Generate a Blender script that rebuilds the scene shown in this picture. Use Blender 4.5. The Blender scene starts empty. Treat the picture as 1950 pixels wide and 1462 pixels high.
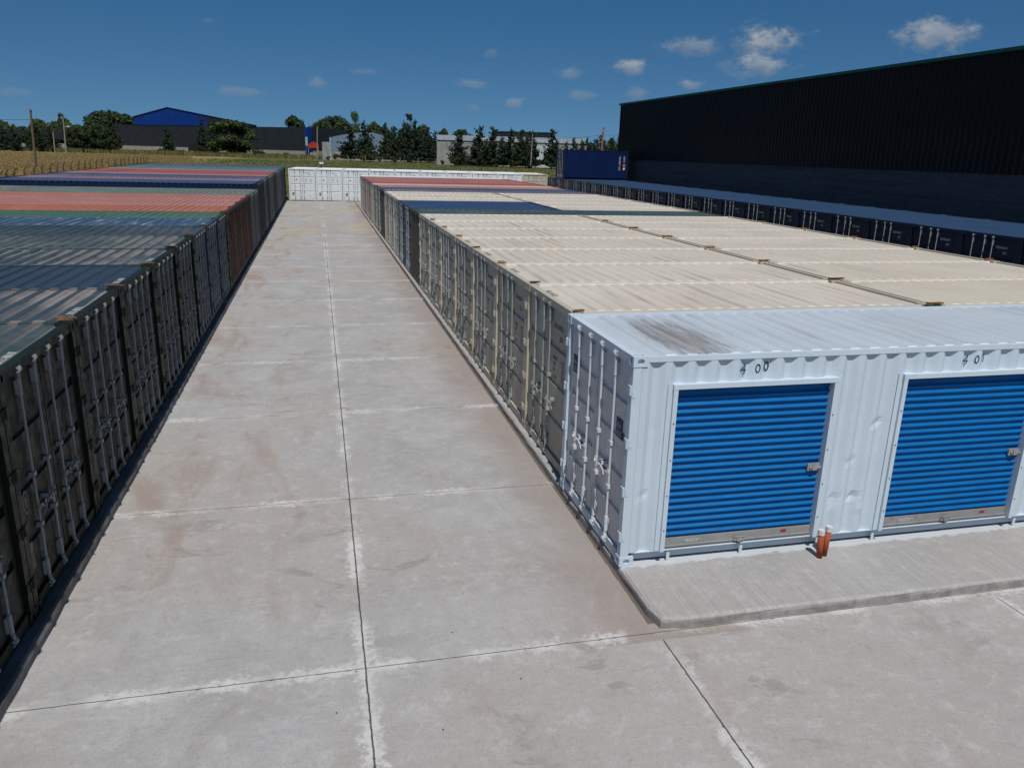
import bpy, bmesh, math, random
from mathutils import Vector, Matrix
rnd = random.Random(7)
S = bpy.context.scene
COL = S.collection
R = math.radians

# ------------------------------------------------------------------ camera
cam_d = bpy.data.cameras.new('camera'); cam = bpy.data.objects.new('camera', cam_d); COL.objects.link(cam)
cam_d.sensor_width = 36; cam_d.sensor_fit = 'HORIZONTAL'; cam_d.lens = 27.442
cam_d.clip_start = 0.1; cam_d.clip_end = 9000
_r = Vector((0.972, -0.2333, 0.0268)); _u = Vector((0.0412, 0.2818, 0.9586)); _f = Vector((0.2312, 0.9307, -0.2836))
_f.normalize(); _r = (_r - _f*_r.dot(_f)).normalized(); _u = _r.cross(_f)
cam.matrix_world = Matrix(((_r.x, _u.x, -_f.x, -3.3172), (_r.y, _u.y, -_f.y, -7.7775), (_r.z, _u.z, -_f.z, 4.718), (0, 0, 0, 1)))
S.camera = cam

# ------------------------------------------------------------------ light
SUN_EL = 60.0; SUN_ROT = 185.0
S.view_settings.view_transform = 'Standard'; S.view_settings.look = 'None'
S.view_settings.exposure = -0.2; S.view_settings.gamma = 1.0
sd = bpy.data.lights.new('sun', 'SUN'); sun = bpy.data.objects.new('sun', sd); COL.objects.link(sun)
sd.energy = 4.6; sd.angle = R(0.53); sd.color = (1.0, 0.965, 0.91)
_ts = Vector((math.sin(R(SUN_ROT))*math.cos(R(SUN_EL)), math.cos(R(SUN_ROT))*math.cos(R(SUN_EL)), math.sin(R(SUN_EL))))
sun.rotation_euler = _ts.to_track_quat('Z', 'Y').to_euler(); sun.location = (0, -20, 40)

# ------------------------------------------------------------------ node helper
class NT:
    def __init__(s, tree): s.t = tree
    def n(s, ty, **k):
        nd = s.t.nodes.new(ty)
        for a, v in k.items(): setattr(nd, a, v)
        return nd
    def put(s, sock, v):
        if v is None: return
        if hasattr(v, 'is_linked') or hasattr(v, 'links'): s.t.links.new(v, sock)
        else:
            if sock.type == 'RGBA' and len(v) == 3: v = (*v, 1)
            sock.default_value = v
    def m(s, op, a, b=None, c=None, clamp=False):
        nd = s.n('ShaderNodeMath', operation=op); nd.use_clamp = clamp
        for i, v in enumerate((a, b, c)): s.put(nd.inputs[i], v) if v is not None else None
        return nd.outputs[0]
    def vm(s, op, a, b=None):
        nd = s.n('ShaderNodeVectorMath', operation=op); s.put(nd.inputs[0], a)
        if b is not None: s.put(nd.inputs[1], b)
        return nd.outputs[1] if op in ('DOT_PRODUCT', 'LENGTH', 'DISTANCE') else nd.outputs[0]
    def noise(s, vec, scale, detail=4, rough=.55, dist=0):
        nd = s.n('ShaderNodeTexNoise'); s.put(nd.inputs['Vector'], vec)
        for k, v in (('Scale', scale), ('Detail', detail), ('Roughness', rough), ('Distortion', dist)): nd.inputs[k].default_value = v
        return nd.outputs['Fac']
    def step(s, v, lo, hi, a=0., b=1.):
        nd = s.n('ShaderNodeMapRange'); nd.interpolation_type = 'SMOOTHSTEP'; s.put(nd.inputs[0], v)
        for i, x in enumerate((lo, hi, a, b)): nd.inputs[i+1].default_value = x
        return nd.outputs[0]
    def mix(s, f, a, b, blend='MIX'):
        nd = s.n('ShaderNodeMix', data_type='RGBA', blend_type=blend)
        s.put(nd.inputs[0], f); s.put(nd.inputs[6], a); s.put(nd.inputs[7], b); return nd.outputs[2]
    def scl(s, vec, x, y, z):
        nd = s.n('ShaderNodeMapping'); s.put(nd.inputs[0], vec); nd.inputs['Scale'].default_value = (x, y, z); return nd.outputs[0]
    def sep(s, vec):
        nd = s.n('ShaderNodeSeparateXYZ'); s.put(nd.inputs[0], vec); return nd.outputs
    def bump(s, h, strength, dist=.02):
        nd = s.n('ShaderNodeBump'); s.put(nd.inputs['Height'], h); nd.inputs['Strength'].default_value = strength
        nd.inputs['Distance'].default_value = dist; return nd.outputs[0]

# ------------------------------------------------------------------ world: daylight sky with small fair-weather clouds
W = bpy.data.worlds.new('World'); S.world = W; W.use_nodes = True
wt = W.node_tree; wt.nodes.clear(); w = NT(wt)
sky = w.n('ShaderNodeTexSky', sky_type='NISHITA'); sky.sun_disc = False
sky.sun_elevation = R(SUN_EL); sky.sun_rotation = R(SUN_ROT)
sky.altitude = 0; sky.air_density = 1.0; sky.dust_density = 0.4; sky.ozone_density = 4.0
gen = w.n('ShaderNodeNewGeometry').outputs['Incoming']
dirv = w.vm('SCALE', gen); dirv.node.inputs['Scale'].default_value = -1
lift = w.vm('NORMALIZE', w.vm('ADD', w.vm('MULTIPLY', dirv, (1, 1, 1.15)), (0, 0, .135))); wt.links.new(lift, sky.inputs[0])   # clear dry air: little whitening near the horizon
CL = [(30.34, 7.31, 2.5, 1.15, 1.0), (30.07, 5.93, 2.0, 0.8, 0.85), (25.43, 7.08, 2.0, 0.6, 0.6), (40.25, 7.53, 2.1, 1.05, 0.9),
 (21.3, 5.76, 1.0, 0.46, 0.9), (25.37, 4.69, 0.93, 0.35, 0.7), (21.92, 3.98, 0.93, 0.42, 0.4), (17.31, 5.3, 1.23, 0.42, 0.5),
 (18.09, 3.9, 0.93, 0.39, 0.35), (13.48, 3.28, 0.77, 0.35, 0.5), (10.42, 4.45, 1.16, 0.35, 0.42), (11.97, 6.42, 0.54, 0.27, 0.25),
 (3.5, 4.93, 1.31, 0.23, 0.3), (0.27, 4.17, 0.69, 0.42, 0.5), (-4.61, 3.36, 1.39, 0.27, 0.35), (-17.54, 2.67, 1.0, 0.27, 0.3),
 (10.76, 2.93, 0.69, 0.35, 0.25), (27.74, 5.94, 0.62, 0.46, 0.25), (-6.32, 7.45, 0.46, 0.23, 0.2)]
nz = w.noise(w.scl(dirv, 1, 1, 1.7), 55, 7, .62)
nz2 = w.noise(w.scl(dirv, 1, 1, 1.7), 16, 3, .5)
total = None; under = None
for az, el, sx, sy, op in CL:
    a, e = R(az), R(el)
    d = Vector((math.sin(a)*math.cos(e), math.cos(a)*math.cos(e), math.sin(e)))
    rr = Vector((math.cos(a), -math.sin(a), 0)); uu = rr.cross(d)
    u = w.vm('DOT_PRODUCT', dirv, tuple(rr/math.sin(R(sx)*1.12))); v = w.vm('DOT_PRODUCT', dirv, tuple(uu/math.sin(R(sy)*1.2)))
    v0 = uu.dot(d)/math.sin(R(sy)*1.2)
    l2 = w.m('ADD', w.m('MULTIPLY', u, u), w.m('MULTIPLY', v, v))
    l2 = w.m('ADD', l2, w.m('MULTIPLY', w.m('LESS_THAN', w.vm('DOT_PRODUCT', dirv, tuple(d)), 0.0), 100))
    f = w.m('SUBTRACT', 1.0, w.m('SQRT', l2))
    f = w.m('ADD', f, w.m('MULTIPLY', w.m('SUBTRACT', nz, .5), 1.9))
    f = w.m('ADD', f, w.m('MULTIPLY', w.m('SUBTRACT', nz2, .5), 1.2))
    f = w.m('MULTIPLY', w.step(f, -.05, .75), op)
    total = f if total is None else w.m('MAXIMUM', total, f)
    g = w.m('MULTIPLY', f, w.step(w.m('ADD', v, w.m('MULTIPLY', w.m('SUBTRACT', nz, .5), 1.5)), -.5, .55))
    under = g if under is None else w.m('MAXIMUM', under, g)
skc = w.n('ShaderNodeHueSaturation'); skc.inputs['Saturation'].default_value = 1.3; skc.inputs['Hue'].default_value = .497; skc.inputs['Value'].default_value = 1.42; wt.links.new(sky.outputs[0], skc.inputs['Color'])
cloudc = w.mix(under, (4.4, 5.6, 7.2), (8.6, 9.2, 10.0))
wcol = w.mix(w.m('MULTIPLY', total, .88), skc.outputs[0], cloudc)
bg = w.n('ShaderNodeBackground'); wt.links.new(wcol, bg.inputs[0]); bg.inputs[1].default_value = 0.05
wo = w.n('ShaderNodeOutputWorld'); wt.links.new(bg.outputs[0], wo.inputs[0])

# ------------------------------------------------------------------ materials
def newmat(name):
    m = bpy.data.materials.new(name); m.use_nodes = True; t = NT(m.node_tree)
    b = m.node_tree.nodes['Principled BSDF']; return m, t, b
def texco(t, kind='Object'): return t.n('ShaderNodeTexCoord').outputs[kind]
def world_pos(t): return t.n('ShaderNodeNewGeometry').outputs['Position']
def inst(t): return t.n('ShaderNodeObjectInfo').outputs['Random']
MC = {}
def metal(name, col, rough=.5, rust=.15, fade=.25, dust=0, streak=.3, rustcol=(.16, .065, .03)):
    """old container paint: faded patches, grime streaks, rust chips; dust lies in the roof troughs"""
    if name in MC: return MC[name]
    m, t, b = newmat(name); co = texco(t); rd = inst(t)
    off = t.vm('ADD', co, t.n('ShaderNodeCombineXYZ').outputs[0]); cx = off.node.inputs[1].links[0].from_node
    t.put(cx.inputs[0], t.m('MULTIPLY', rd, 37)); t.put(cx.inputs[1], t.m('MULTIPLY', rd, 91)); t.put(cx.inputs[2], t.m('MULTIPLY', rd, 13))
    n1 = t.noise(off, .9, 5, .6); n2 = t.noise(off, 9, 6, .65)
    light = tuple(min(1, c*1.35+.004) for c in col); dark = tuple(c*.62 for c in col)
    c = t.mix(t.m('MULTIPLY', t.step(n1, .45, .72), fade*1.6), col, light)
    c = t.mix(t.m('MULTIPLY', t.step(n2, .52, .75), fade*1.3), c, dark)
    st = t.noise(t.scl(off, 14, 14, .5), 1, 4, .6)
    c = t.mix(t.m('MULTIPLY', t.step(st, .5, .75), streak), c, dark)
    if name.startswith('roof'):
        x = t.sep(co)[0]; ln = t.m('ABSOLUTE', t.m('SUBTRACT', t.m('PINGPONG', t.m('SUBTRACT', x, .131), .131), .058))
        c = t.mix(t.step(ln, .004, .014, .6, 0), c, tuple(v*.3 for v in col))  # shadow line beside each roof ridge painted dark into the colour
    if dust:
        x = t.sep(co)[0]
        tr = t.m('PINGPONG', t.m('SUBTRACT', x, .131), .131)          # 0 on trough centre .131 on ridge
        dn = t.noise(t.scl(off, 4, .9, 1), 1, 4, .6); dn2 = t.noise(off, .55, 3, .5)
        vm = t.step(t.m('ADD', tr, t.m('MULTIPLY', t.m('SUBTRACT', dn, .5), .12)), .05, .075, 1, 0)
        dm = t.m('MULTIPLY', vm, t.step(dn2, .38, .62, .25, 1))
        dm = t.m('MULTIPLY', dm, dust, clamp=True)
        c = t.mix(dm, c, (.285, .235, .21))
        c = t.mix(t.m('MULTIPLY', t.step(n1, .5, .8), dust*.35), c, (.33, .29, .27))
    if rust:
        rn = t.noise(off, 5, 9, .7, .6)
        c = t.mix(t.step(rn, .69-rust*.35, .76-rust*.35), c, rustcol)
        rn2 = t.noise(t.scl(off, 9, 9, .7), 1, 5, .6)
        c = t.mix(t.m('MULTIPLY', t.step(rn2, .66, .8), rust*2.2, clamp=True), c, (.2, .09, .045))
    t.put(b.inputs['Base Color'], c); t.put(b.inputs['Roughness'], t.step(n2, .3, .7, rough-.1, rough+.15))
    t.put(b.inputs['Normal'], t.bump(t.noise(off, 3.2, 4, .5), .22, .02))
    b.inputs['Specular IOR Level'].default_value = .2
    MC[name] = m; return m
def roofmat(name, col, grime=.6, patch=None, rough=.55, stain=(.13, .11, .09), pink=.25):
    """painted sheet roof, long grime streaks running down each trough"""
    if name in MC: return MC[name]
    m, t, b = newmat(name); co = texco(t); rd = inst(t)
    cb = t.n('ShaderNodeCombineXYZ'); t.put(cb.inputs[0], t.m('MULTIPLY', rd, 53)); t.put(cb.inputs[1], t.m('MULTIPLY', rd, 71))
    off = t.vm('ADD', co, cb.outputs[0])
    n1 = t.noise(off, .6, 5, .6); fine = t.noise(off, 22, 6, .7)
    st = t.noise(t.scl(off, 7.6, .32, 1), 1, 4, .55, .15); area = t.noise(off, .45, 2, .5)
    x = t.sep(co)[0]; tr = t.m('PINGPONG', t.m('SUBTRACT', x, .131), .131)
    tm = t.step(tr, .03, .095, 1, .25)
    c = t.mix(t.step(n1, .35, .7), col, tuple(v*.86 for v in col))
    c = t.mix(t.m('MULTIPLY', rd, .5), c, (col[0]*.86, col[1]*.84, col[2]*.79))
    c = t.mix(t.m('MULTIPLY', t.step(area, .5, .7), pink), c, (col[0]*.95, col[1]*.83, col[2]*.78))
    sm = t.m('MULTIPLY', t.m('MULTIPLY', t.step(st, .5, .72), t.step(area, .36, .6, .25, 1)), tm)
    c = t.mix(t.m('MULTIPLY', sm, grime), c, stain)
    c = t.mix(t.m('MULTIPLY', t.step(fine, .57, .75), .35*grime), c, stain)
    sp = t.noise(off, 11, 8, .75)
    c = t.mix(t.m('MULTIPLY', t.step(sp, .68, .73), .6), c, (.2, .15, .11))
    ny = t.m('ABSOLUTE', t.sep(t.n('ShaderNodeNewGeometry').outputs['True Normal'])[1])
    c = t.mix(t.m('MULTIPLY', t.step(ny, .2, .3), .75), c, tuple(min(.78, v*1.3+.02) for v in col))   # sloping ridge ends shed dirt; their sunlit brightness is painted in too
    if patch:
        px, py, rx, ry = patch
        sx = t.m('DIVIDE', t.m('SUBTRACT', x, px), rx); sy = t.m('DIVIDE', t.m('SUBTRACT', t.sep(co)[1], py), ry)
        rr_ = t.m('SUBTRACT', 1., t.m('ADD', t.m('MULTIPLY', sx, sx), t.m('MULTIPLY', sy, sy)))
        sn = t.noise(t.scl(co, 30, 1.6, 1), 1, 9, .8); sn2 = t.noise(t.scl(co, 7.5, .7, 1), 1, 4, .6)
        pk = t.step(t.m('ADD', t.m('MULTIPLY', rr_, .7), t.m('MULTIPLY', t.m('SUBTRACT', sn, .5), 1.9)), .2, .75)
        core = t.step(t.m('ADD', t.m('MULTIPLY', rr_, .5), t.m('MULTIPLY', t.m('SUBTRACT', sn2, .5), 2.2)), .45, .62)
        c = t.mix(t.m('MULTIPLY', pk, .72), c, t.mix(core, (.13, .115, .10), (.26, .17, .125)))
    t.put(b.inputs['Base Color'], c); b.inputs['Roughness'].default_value = rough
    b.inputs['Specular IOR Level'].default_value = .3
    t.put(b.inputs['Normal'], t.bump(t.noise(off, 2.2, 4, .5), .25, .02))
    MC[name] = m; return m
def plain(name, col, rough=.6, metal_=0, var=.25, scale=6, bump=.15, bd=.01):
    if name in MC: return MC[name]
    m, t, b = newmat(name); co = texco(t)
    n = t.noise(co, scale, 6, .65)
    c = t.mix(t.step(n, .35, .7), col, tuple(v*(1-var) for v in col))
    t.put(b.inputs['Base Color'], c); b.inputs['Roughness'].default_value = rough; b.inputs['Metallic'].default_value = metal_; b.inputs['Specular IOR Level'].default_value = .18
    if bump: t.put(b.inputs['Normal'], t.bump(n, bump, bd))
    MC[name] = m; return m

def concrete(name, joints=True, slab=False):
    m, t, b = newmat(name); p = world_pos(t); x, y, z = t.sep(p)
    n0 = t.noise(p, .16, 4, .55); n1 = t.noise(p, .8, 6, .6, .4); n2 = t.noise(p, 5, 8, .68, .5); n3 = t.noise(p, 60, 4, .7); n4 = t.noise(p, 260, 2, .6)
    c = t.mix(t.step(n1, .33, .68), (.380, .380, .378), (.308, .306, .303))
    c = t.mix(t.step(n0, .38, .62, 0, .8), c, (.352, .322, .298))
    c = t.mix(t.step(n2, .5, .7, 0, .6), c, (.45, .44, .425)); c = t.mix(t.step(n2, .28, .44, .45, 0), c, (.24, .235, .228))
    nm = t.noise(p, 16, 6, .75); c = t.mix(t.step(nm, .54, .7, 0, .55), c, (.225, .215, .205)); c = t.mix(t.step(nm, .3, .44, .5, 0), c, (.46, .455, .44))
    c = t.mix(t.step(n3, .45, .7, 0, .45), c, (.2, .195, .19))
    sw = t.noise(t.scl(p, .55, 3.2, 1), 1.3, 7, .68, 1.4)                 # trowel sweeps across the lane
    c = t.mix(t.step(sw, .52, .74, 0, .3), c, (.24, .235, .23)); c = t.mix(t.step(sw, .24, .42, .35, 0), c, (.46, .45, .44))
    if slab:
        br = t.noise(t.scl(p, 42, .55, 1), 1, 5, .6, .1)                   # broom strokes
        c = t.mix(t.step(br, .5, .7, 0, .55), c, (.235, .232, .23)); c = t.mix(t.step(br, .3, .42, .5, 0), c, (.47, .465, .46))
        wp = t.m('ADD', y, t.m('MULTIPLY', t.m('SUBTRACT', n2, .5), .22))
        wm = t.m('MULTIPLY', t.step(wp, -.05, .0), t.m('MULTIPLY', t.m('LESS_THAN', y, .3), t.m('GREATER_THAN', x, -.3)))
        c = t.mix(t.m('MULTIPLY', wm, .75), c, (.5, .54, .57))           # overspray of white paint along the container foot
        lf = t.m('MULTIPLY', t.m('LESS_THAN', x, -5.), t.step(n1, .2, .6, .45, .9)); c = t.mix(lf, c, (.085, .07, .055))   # shade along the left kerb painted in as dark brown
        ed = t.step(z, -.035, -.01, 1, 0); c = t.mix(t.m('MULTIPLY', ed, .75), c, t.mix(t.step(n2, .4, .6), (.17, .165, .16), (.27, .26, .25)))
        h = t.m('ADD', t.m('MULTIPLY', br, 1.1), t.m('MULTIPLY', n3, .4))
    else:
        # reddish soil smears
        s1 = t.noise(t.scl(p, 1.1, .34, 1), 1, 6, .62, .9)
        lm = t.step(x, -6.2, -2.6, 1, .28)
        c = t.mix(t.m('MULTIPLY', t.m('MULTIPLY', t.step(s1, .5, .68), lm), .62), c, (.25, .185, .15))
        kb = t.m('MULTIPLY', t.step(t.m('ADD', x, t.m('MULTIPLY', n1, .5)), -.9, .12), t.m('MULTIPLY', t.m('GREATER_THAN', y, -1.3), t.m('LESS_THAN', x, 1.)))
        c = t.mix(t.m('MULTIPLY', kb, .55), c, (.235, .185, .155))
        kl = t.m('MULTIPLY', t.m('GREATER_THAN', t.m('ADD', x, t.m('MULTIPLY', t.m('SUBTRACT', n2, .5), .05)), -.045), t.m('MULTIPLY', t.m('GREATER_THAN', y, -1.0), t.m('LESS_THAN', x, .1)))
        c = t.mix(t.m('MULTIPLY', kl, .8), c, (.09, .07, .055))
        # damp blotches
        dm = t.noise(t.scl(p, .9, 1.4, 1), 1.4, 7, .66, .8); dmk = t.noise(p, .33, 2, .5)
        c = t.mix(t.m('MULTIPLY', t.m('MULTIPLY', t.step(dm, .56, .64), t.step(dmk, .48, .6)), .42), c, (.17, .155, .145))
        # yellow sand at the far end
        ys = t.m('MULTIPLY', t.step(t.noise(t.scl(p, .5, .16, 1), 1, 4, .6), .46, .6), t.step(y, 22, 46, 0, .35))
        c = t.mix(ys, c, (.42, .34, .2))
        # pale crazing and dark specks
        v = t.n('ShaderNodeTexVoronoi', feature='DISTANCE_TO_EDGE'); t.put(v.inputs['Vector'], t.vm('ADD', p, t.vm('SCALE', t.n('ShaderNodeTexNoise').outputs[1])))
        v.inputs['Scale'].default_value = .45
        cr = t.m('MULTIPLY', t.step(v.outputs[0], .0, .006, 1, 0), t.step(n1, .5, .7, 0, .5)); c = t.mix(cr, c, (.2, .19, .18))
        vs = t.n('ShaderNodeTexVoronoi', feature='F1'); t.put(vs.inputs['Vector'], p); vs.inputs['Scale'].default_value = 2.3
        c = t.mix(t.m('MULTIPLY', t.step(vs.outputs[0], .022, .034, 1, 0), t.step(n1, .52, .6)), c, (.13, .12, .11))
        h = t.m('ADD', t.m('MULTIPLY', n2, .8), t.m('MULTIPLY', n3, .35))
    if joints:
        wob = t.m('MULTIPLY', t.m('SUBTRACT', t.noise(p, 7, 4, .6), .5), .022)
        far = t.m('MULTIPLY', t.m('GREATER_THAN', y, -1.3), 100.)
        jx = t.m('ABSOLUTE', t.m('ADD', t.m('ADD', x, 3.06), wob))
        j0 = t.m('ADD', t.m('ABSOLUTE', t.m('ADD', x, wob)), far); j4 = t.m('ADD', t.m('ABSOLUTE', t.m('ADD', t.m('SUBTRACT', x, 4.22), wob)), far)
        j12 = t.m('ADD', t.m('ABSOLUTE', t.m('ADD', t.m('SUBTRACT', x, 15.0), wob)), 0.)
        jy = t.m('ABSOLUTE', t.m('SUBTRACT', t.m('MODULO', t.m('ADD', t.m('ADD', y, wob), 1.16+3.93*3.5), 3.93), 3.93/2))
        ch = t.noise(p, 14, 6, .7); chm = t.noise(p, 1.1, 4, .6)
        line = None; halo = None
        for j, wdt in ((jx, .007), (j0, .007), (j4, .006), (j12, .006), (jy, .0045)):
            jj = t.m('SUBTRACT', j, t.m('MULTIPLY', t.step(ch, .58, .72), .014))
            L = t.step(jj, wdt*.6, wdt*1.5, 1, 0)
            H = t.step(t.m('ADD', j, t.m('MULTIPLY', t.m('SUBTRACT', ch, .5), .5)), .02, .13, 1, 0)
            line = L if line is None else t.m('MAXIMUM', line, L); halo = H if halo is None else t.m('MAXIMUM', halo, H)
        c = t.mix(t.m('MULTIPLY', t.m('MULTIPLY', halo, t.step(chm, .38, .6)), .7), c, (.58, .57, .55))
        c = t.mix(t.m('MULTIPLY', line, .92), c, (.045, .04, .036))
        h = t.m('SUBTRACT', h, t.m('MULTIPLY', line, 2.))
    t.put(b.inputs['Base Color'], c); b.inputs['Roughness'].default_value = .85; b.inputs['Specular IOR Level'].default_value = .25
    t.put(b.inputs['Normal'], t.bump(t.m('ADD', h, t.m('MULTIPLY', n4, .3)), .6, .008))
    return m
def grass_ground():
    m, t, b = newmat('meadow_ground'); p = world_pos(t); x, y, z = t.sep(p)
    n1 = t.noise(p, .03, 5, .6); n2 = t.noise(t.scl(p, .25, 1.2, 1), .35, 6, .65); n3 = t.noise(p, 2.5, 5, .7)
    green = t.mix(n2, (.055, .075, .022), (.115, .115, .045)); gold = t.mix(n2, (.29, .215, .10), (.19, .145, .065))
    gm = t.m('ADD', t.m('ADD', t.m('MULTIPLY', x, -.028), t.m('MULTIPLY', t.m('SUBTRACT', n1, .5), 1.6)), t.m('MULTIPLY', t.m('SUBTRACT', n3, .5), .5))
    c = t.mix(t.step(gm, .75, 1.25), green, gold)
    c = t.mix(t.step(n3, .5, .75, 0, .4), c, t.mix(n1, (.05, .065, .02), (.26, .2, .1)))
    t.put(b.inputs['Base Color'], c); b.inputs['Roughness'].default_value = .95; b.inputs['Specular IOR Level'].default_value = .1
    t.put(b.inputs['Normal'], t.bump(n3, .6, .15)); return m
def leaves(name, c1, c2):
    m, t, b = newmat(name); n = t.noise(texco(t), .55, 3, .6); n2 = t.noise(texco(t), 5, 2, .5)
    c = t.mix(t.step(n, .35, .68), c1, c2); c = t.mix(t.step(n2, .4, .7, 0, .4), c, tuple(v*.5 for v in c1))
    c = t.mix(t.m('MULTIPLY', inst(t), .6), c, tuple(v*w_ for v, w_ in zip(c2, (1.35, 1.15, .8))))
    t.put(b.inputs['Base Color'], c); b.inputs['Roughness'].default_value = .7; b.inputs['Specular IOR Level'].default_value = .2
    return m

GALV = metal('galvanised_steel', (.25, .27, .265), rough=.42, rust=.22, fade=.4)
GALVW = metal('whitewashed_steel', (.50, .53, .56), rough=.45, rust=.2, fade=.4)
DARK = plain('rubber_gasket', (.012, .012, .012), .8, var=.1)
INKW = plain('white_stencil_paint', (.55, .57, .56), .7, var=.35, scale=20)
INKG = plain('grey_stencil_paint', (.20, .21, .20), .7, var=.35, scale=20)
INKD = plain('dark_stencil_paint', (.07, .07, .065), .7, var=.3, scale=20)
WHITE = metal('white_container_paint', (.485, .565, .625), rough=.45, rust=.04, fade=.12, streak=.08)
WHITEN = metal('clean_white_paint', (.60, .63, .64), rough=.45, rust=.0, fade=.15, streak=.1)
BEIGE = metal('beige_container_paint', (.41, .375, .30), rough=.5, rust=.05, fade=.22, streak=.2)
NAVY = metal('navy_container_paint', (.007, .012, .03), rough=.45, rust=.02, fade=.2)

# ------------------------------------------------------------------ mesh helpers
class MB:
    def __init__(s): s.v = []; s.f = []
    def add(s, vs, fs): o = len(s.v); s.v += [tuple(q) for q in vs]; s.f += [[i+o for i in f] for f in fs]; return s
    def box(s, x0, x1, y0, y1, z0, z1):
        vs = [(x, y, z) for z in (z0, z1) for y in (y0, y1) for x in (x0, x1)]
        return s.add(vs, [(0, 2, 3, 1), (4, 5, 7, 6), (0, 1, 5, 4), (2, 6, 7, 3), (0, 4, 6, 2), (1, 3, 7, 5)])
    def tube(s, p0, p1, r0, r1=None, n=8, cap=True):
        p0, p1 = Vector(p0), Vector(p1); r1 = r0 if r1 is None else r1
        d = (p1-p0).normalized(); a = d.orthogonal().normalized(); b_ = d.cross(a)
        vs = []
        for p, r in ((p0, r0), (p1, r1)):
            for i in range(n): t = 2*math.pi*i/n; vs.append(p+(a*math.cos(t)+b_*math.sin(t))*r)
        fs = [(i, (i+1) % n, n+(i+1) % n, n+i) for i in range(n)]
        if cap: fs += [tuple(range(n))[::-1], tuple(range(n, 2*n))]
        return s.add(vs, fs)
    def path(s, pts, r, n=6):
        for a, b_ in zip(pts, pts[1:]): s.tube(a, b_, r, r, n)
        return s
    def strip(s, prof, f0, f1):
        """prof: list of (u,d); f0/f1 map to 3-D points at both ends"""
        vs = [f0(*p) for p in prof]+[f1(*p) for p in prof]; k = len(prof)
        return s.add(vs, [(i, i+1, k+i+1, k+i) for i in range(k-1)])
    def quad(s, a, b_, c, d): return s.add([a, b_, c, d], [(0, 1, 2, 3)])
    def mesh(s, name, smooth=False, fix=True):
        me = bpy.data.meshes.new(name); me.from_pydata(s.v, [], s.f)
        if fix:
            bm = bmesh.new(); bm.from_mesh(me); bmesh.ops.recalc_face_normals(bm, faces=bm.faces); bm.to_mesh(me); bm.free()
        if smooth: me.polygons.foreach_set('use_smooth', [True]*len(me.polygons))
        me.materials.append(None); me.update(); return me
def ob(name, me, mat, parent=None, loc=None, rot=None, mw=None):
    o = bpy.data.objects.new(name, me); COL.objects.link(o)
    if parent: o.parent = parent
    if loc is not None: o.location = loc
    if rot is not None: o.rotation_euler = rot
    if mw is not None: o.matrix_local = mw
    if mat: o.material_slots[0].link = 'OBJECT'; o.material_slots[0].material = mat
    return o
def tag(o, label=None, cat=None, group=None, kind=None):
    for k, v in (('label', label), ('category', cat), ('group', group), ('kind', kind)):
        if v: o[k] = v
    return o
def empty(name, loc, rz=0, **k):
    o = bpy.data.objects.new(name, None); COL.objects.link(o); o.location = loc; o.rotation_euler = (0, 0, rz)
    o.empty_display_size = .3; return tag(o, **k)
ORD = ['zeroth', 'first', 'second', 'third', 'fourth', 'fifth', 'sixth', 'seventh', 'eighth', 'ninth', 'tenth', 'eleventh', 'twelfth', 'thirteenth',
       'fourteenth', 'fifteenth', 'sixteenth', 'seventeenth', 'eighteenth', 'nineteenth', 'twentieth', 'twenty-first', 'twenty-second', 'twenty-third',
       'twenty-fourth', 'twenty-fifth', 'twenty-sixth', 'twenty-seventh', 'twenty-eighth', 'twenty-ninth', 'thirtieth', 'thirty-first', 'thirty-second', 'thirty-third']
TXT = {}
def text_geo(s, size, sx=.72, sp=1.1, align='LEFT', bold=.02):
    k = (s, size, sx, sp, align, bold)
    if k not in TXT:
        cu = bpy.data.curves.new('t', 'FONT'); cu.body = s; cu.size = size; cu.offset = bold*size; cu.space_character = sp; cu.resolution_u = 2; cu.align_x = align; cu.space_line = 1.15
        o = bpy.data.objects.new('t', cu); COL.objects.link(o)
        dg = bpy.context.evaluated_depsgraph_get(); me = bpy.data.meshes.new_from_object(o.evaluated_get(dg))
        TXT[k] = ([(v.co.x*sx, v.co.y) for v in me.vertices], [tuple(p.vertices) for p in me.polygons])
        bpy.data.objects.remove(o); bpy.data.meshes.remove(me); bpy.data.curves.remove(cu)
    return TXT[k]
def text(name, s, size, mat, parent, org, X, Y, sx=.72, sp=1.1, align='LEFT', bold=.02):
    vs, fs = text_geo(s, size, sx, sp, align, bold); org, X, Y = Vector(org), Vector(X), Vector(Y)
    me = bpy.data.meshes.new(name); me.from_pydata([org+X*a+Y*b_ for a, b_ in vs], [], fs); me.materials.append(None)
    return ob(name, me, mat, parent)

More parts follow.
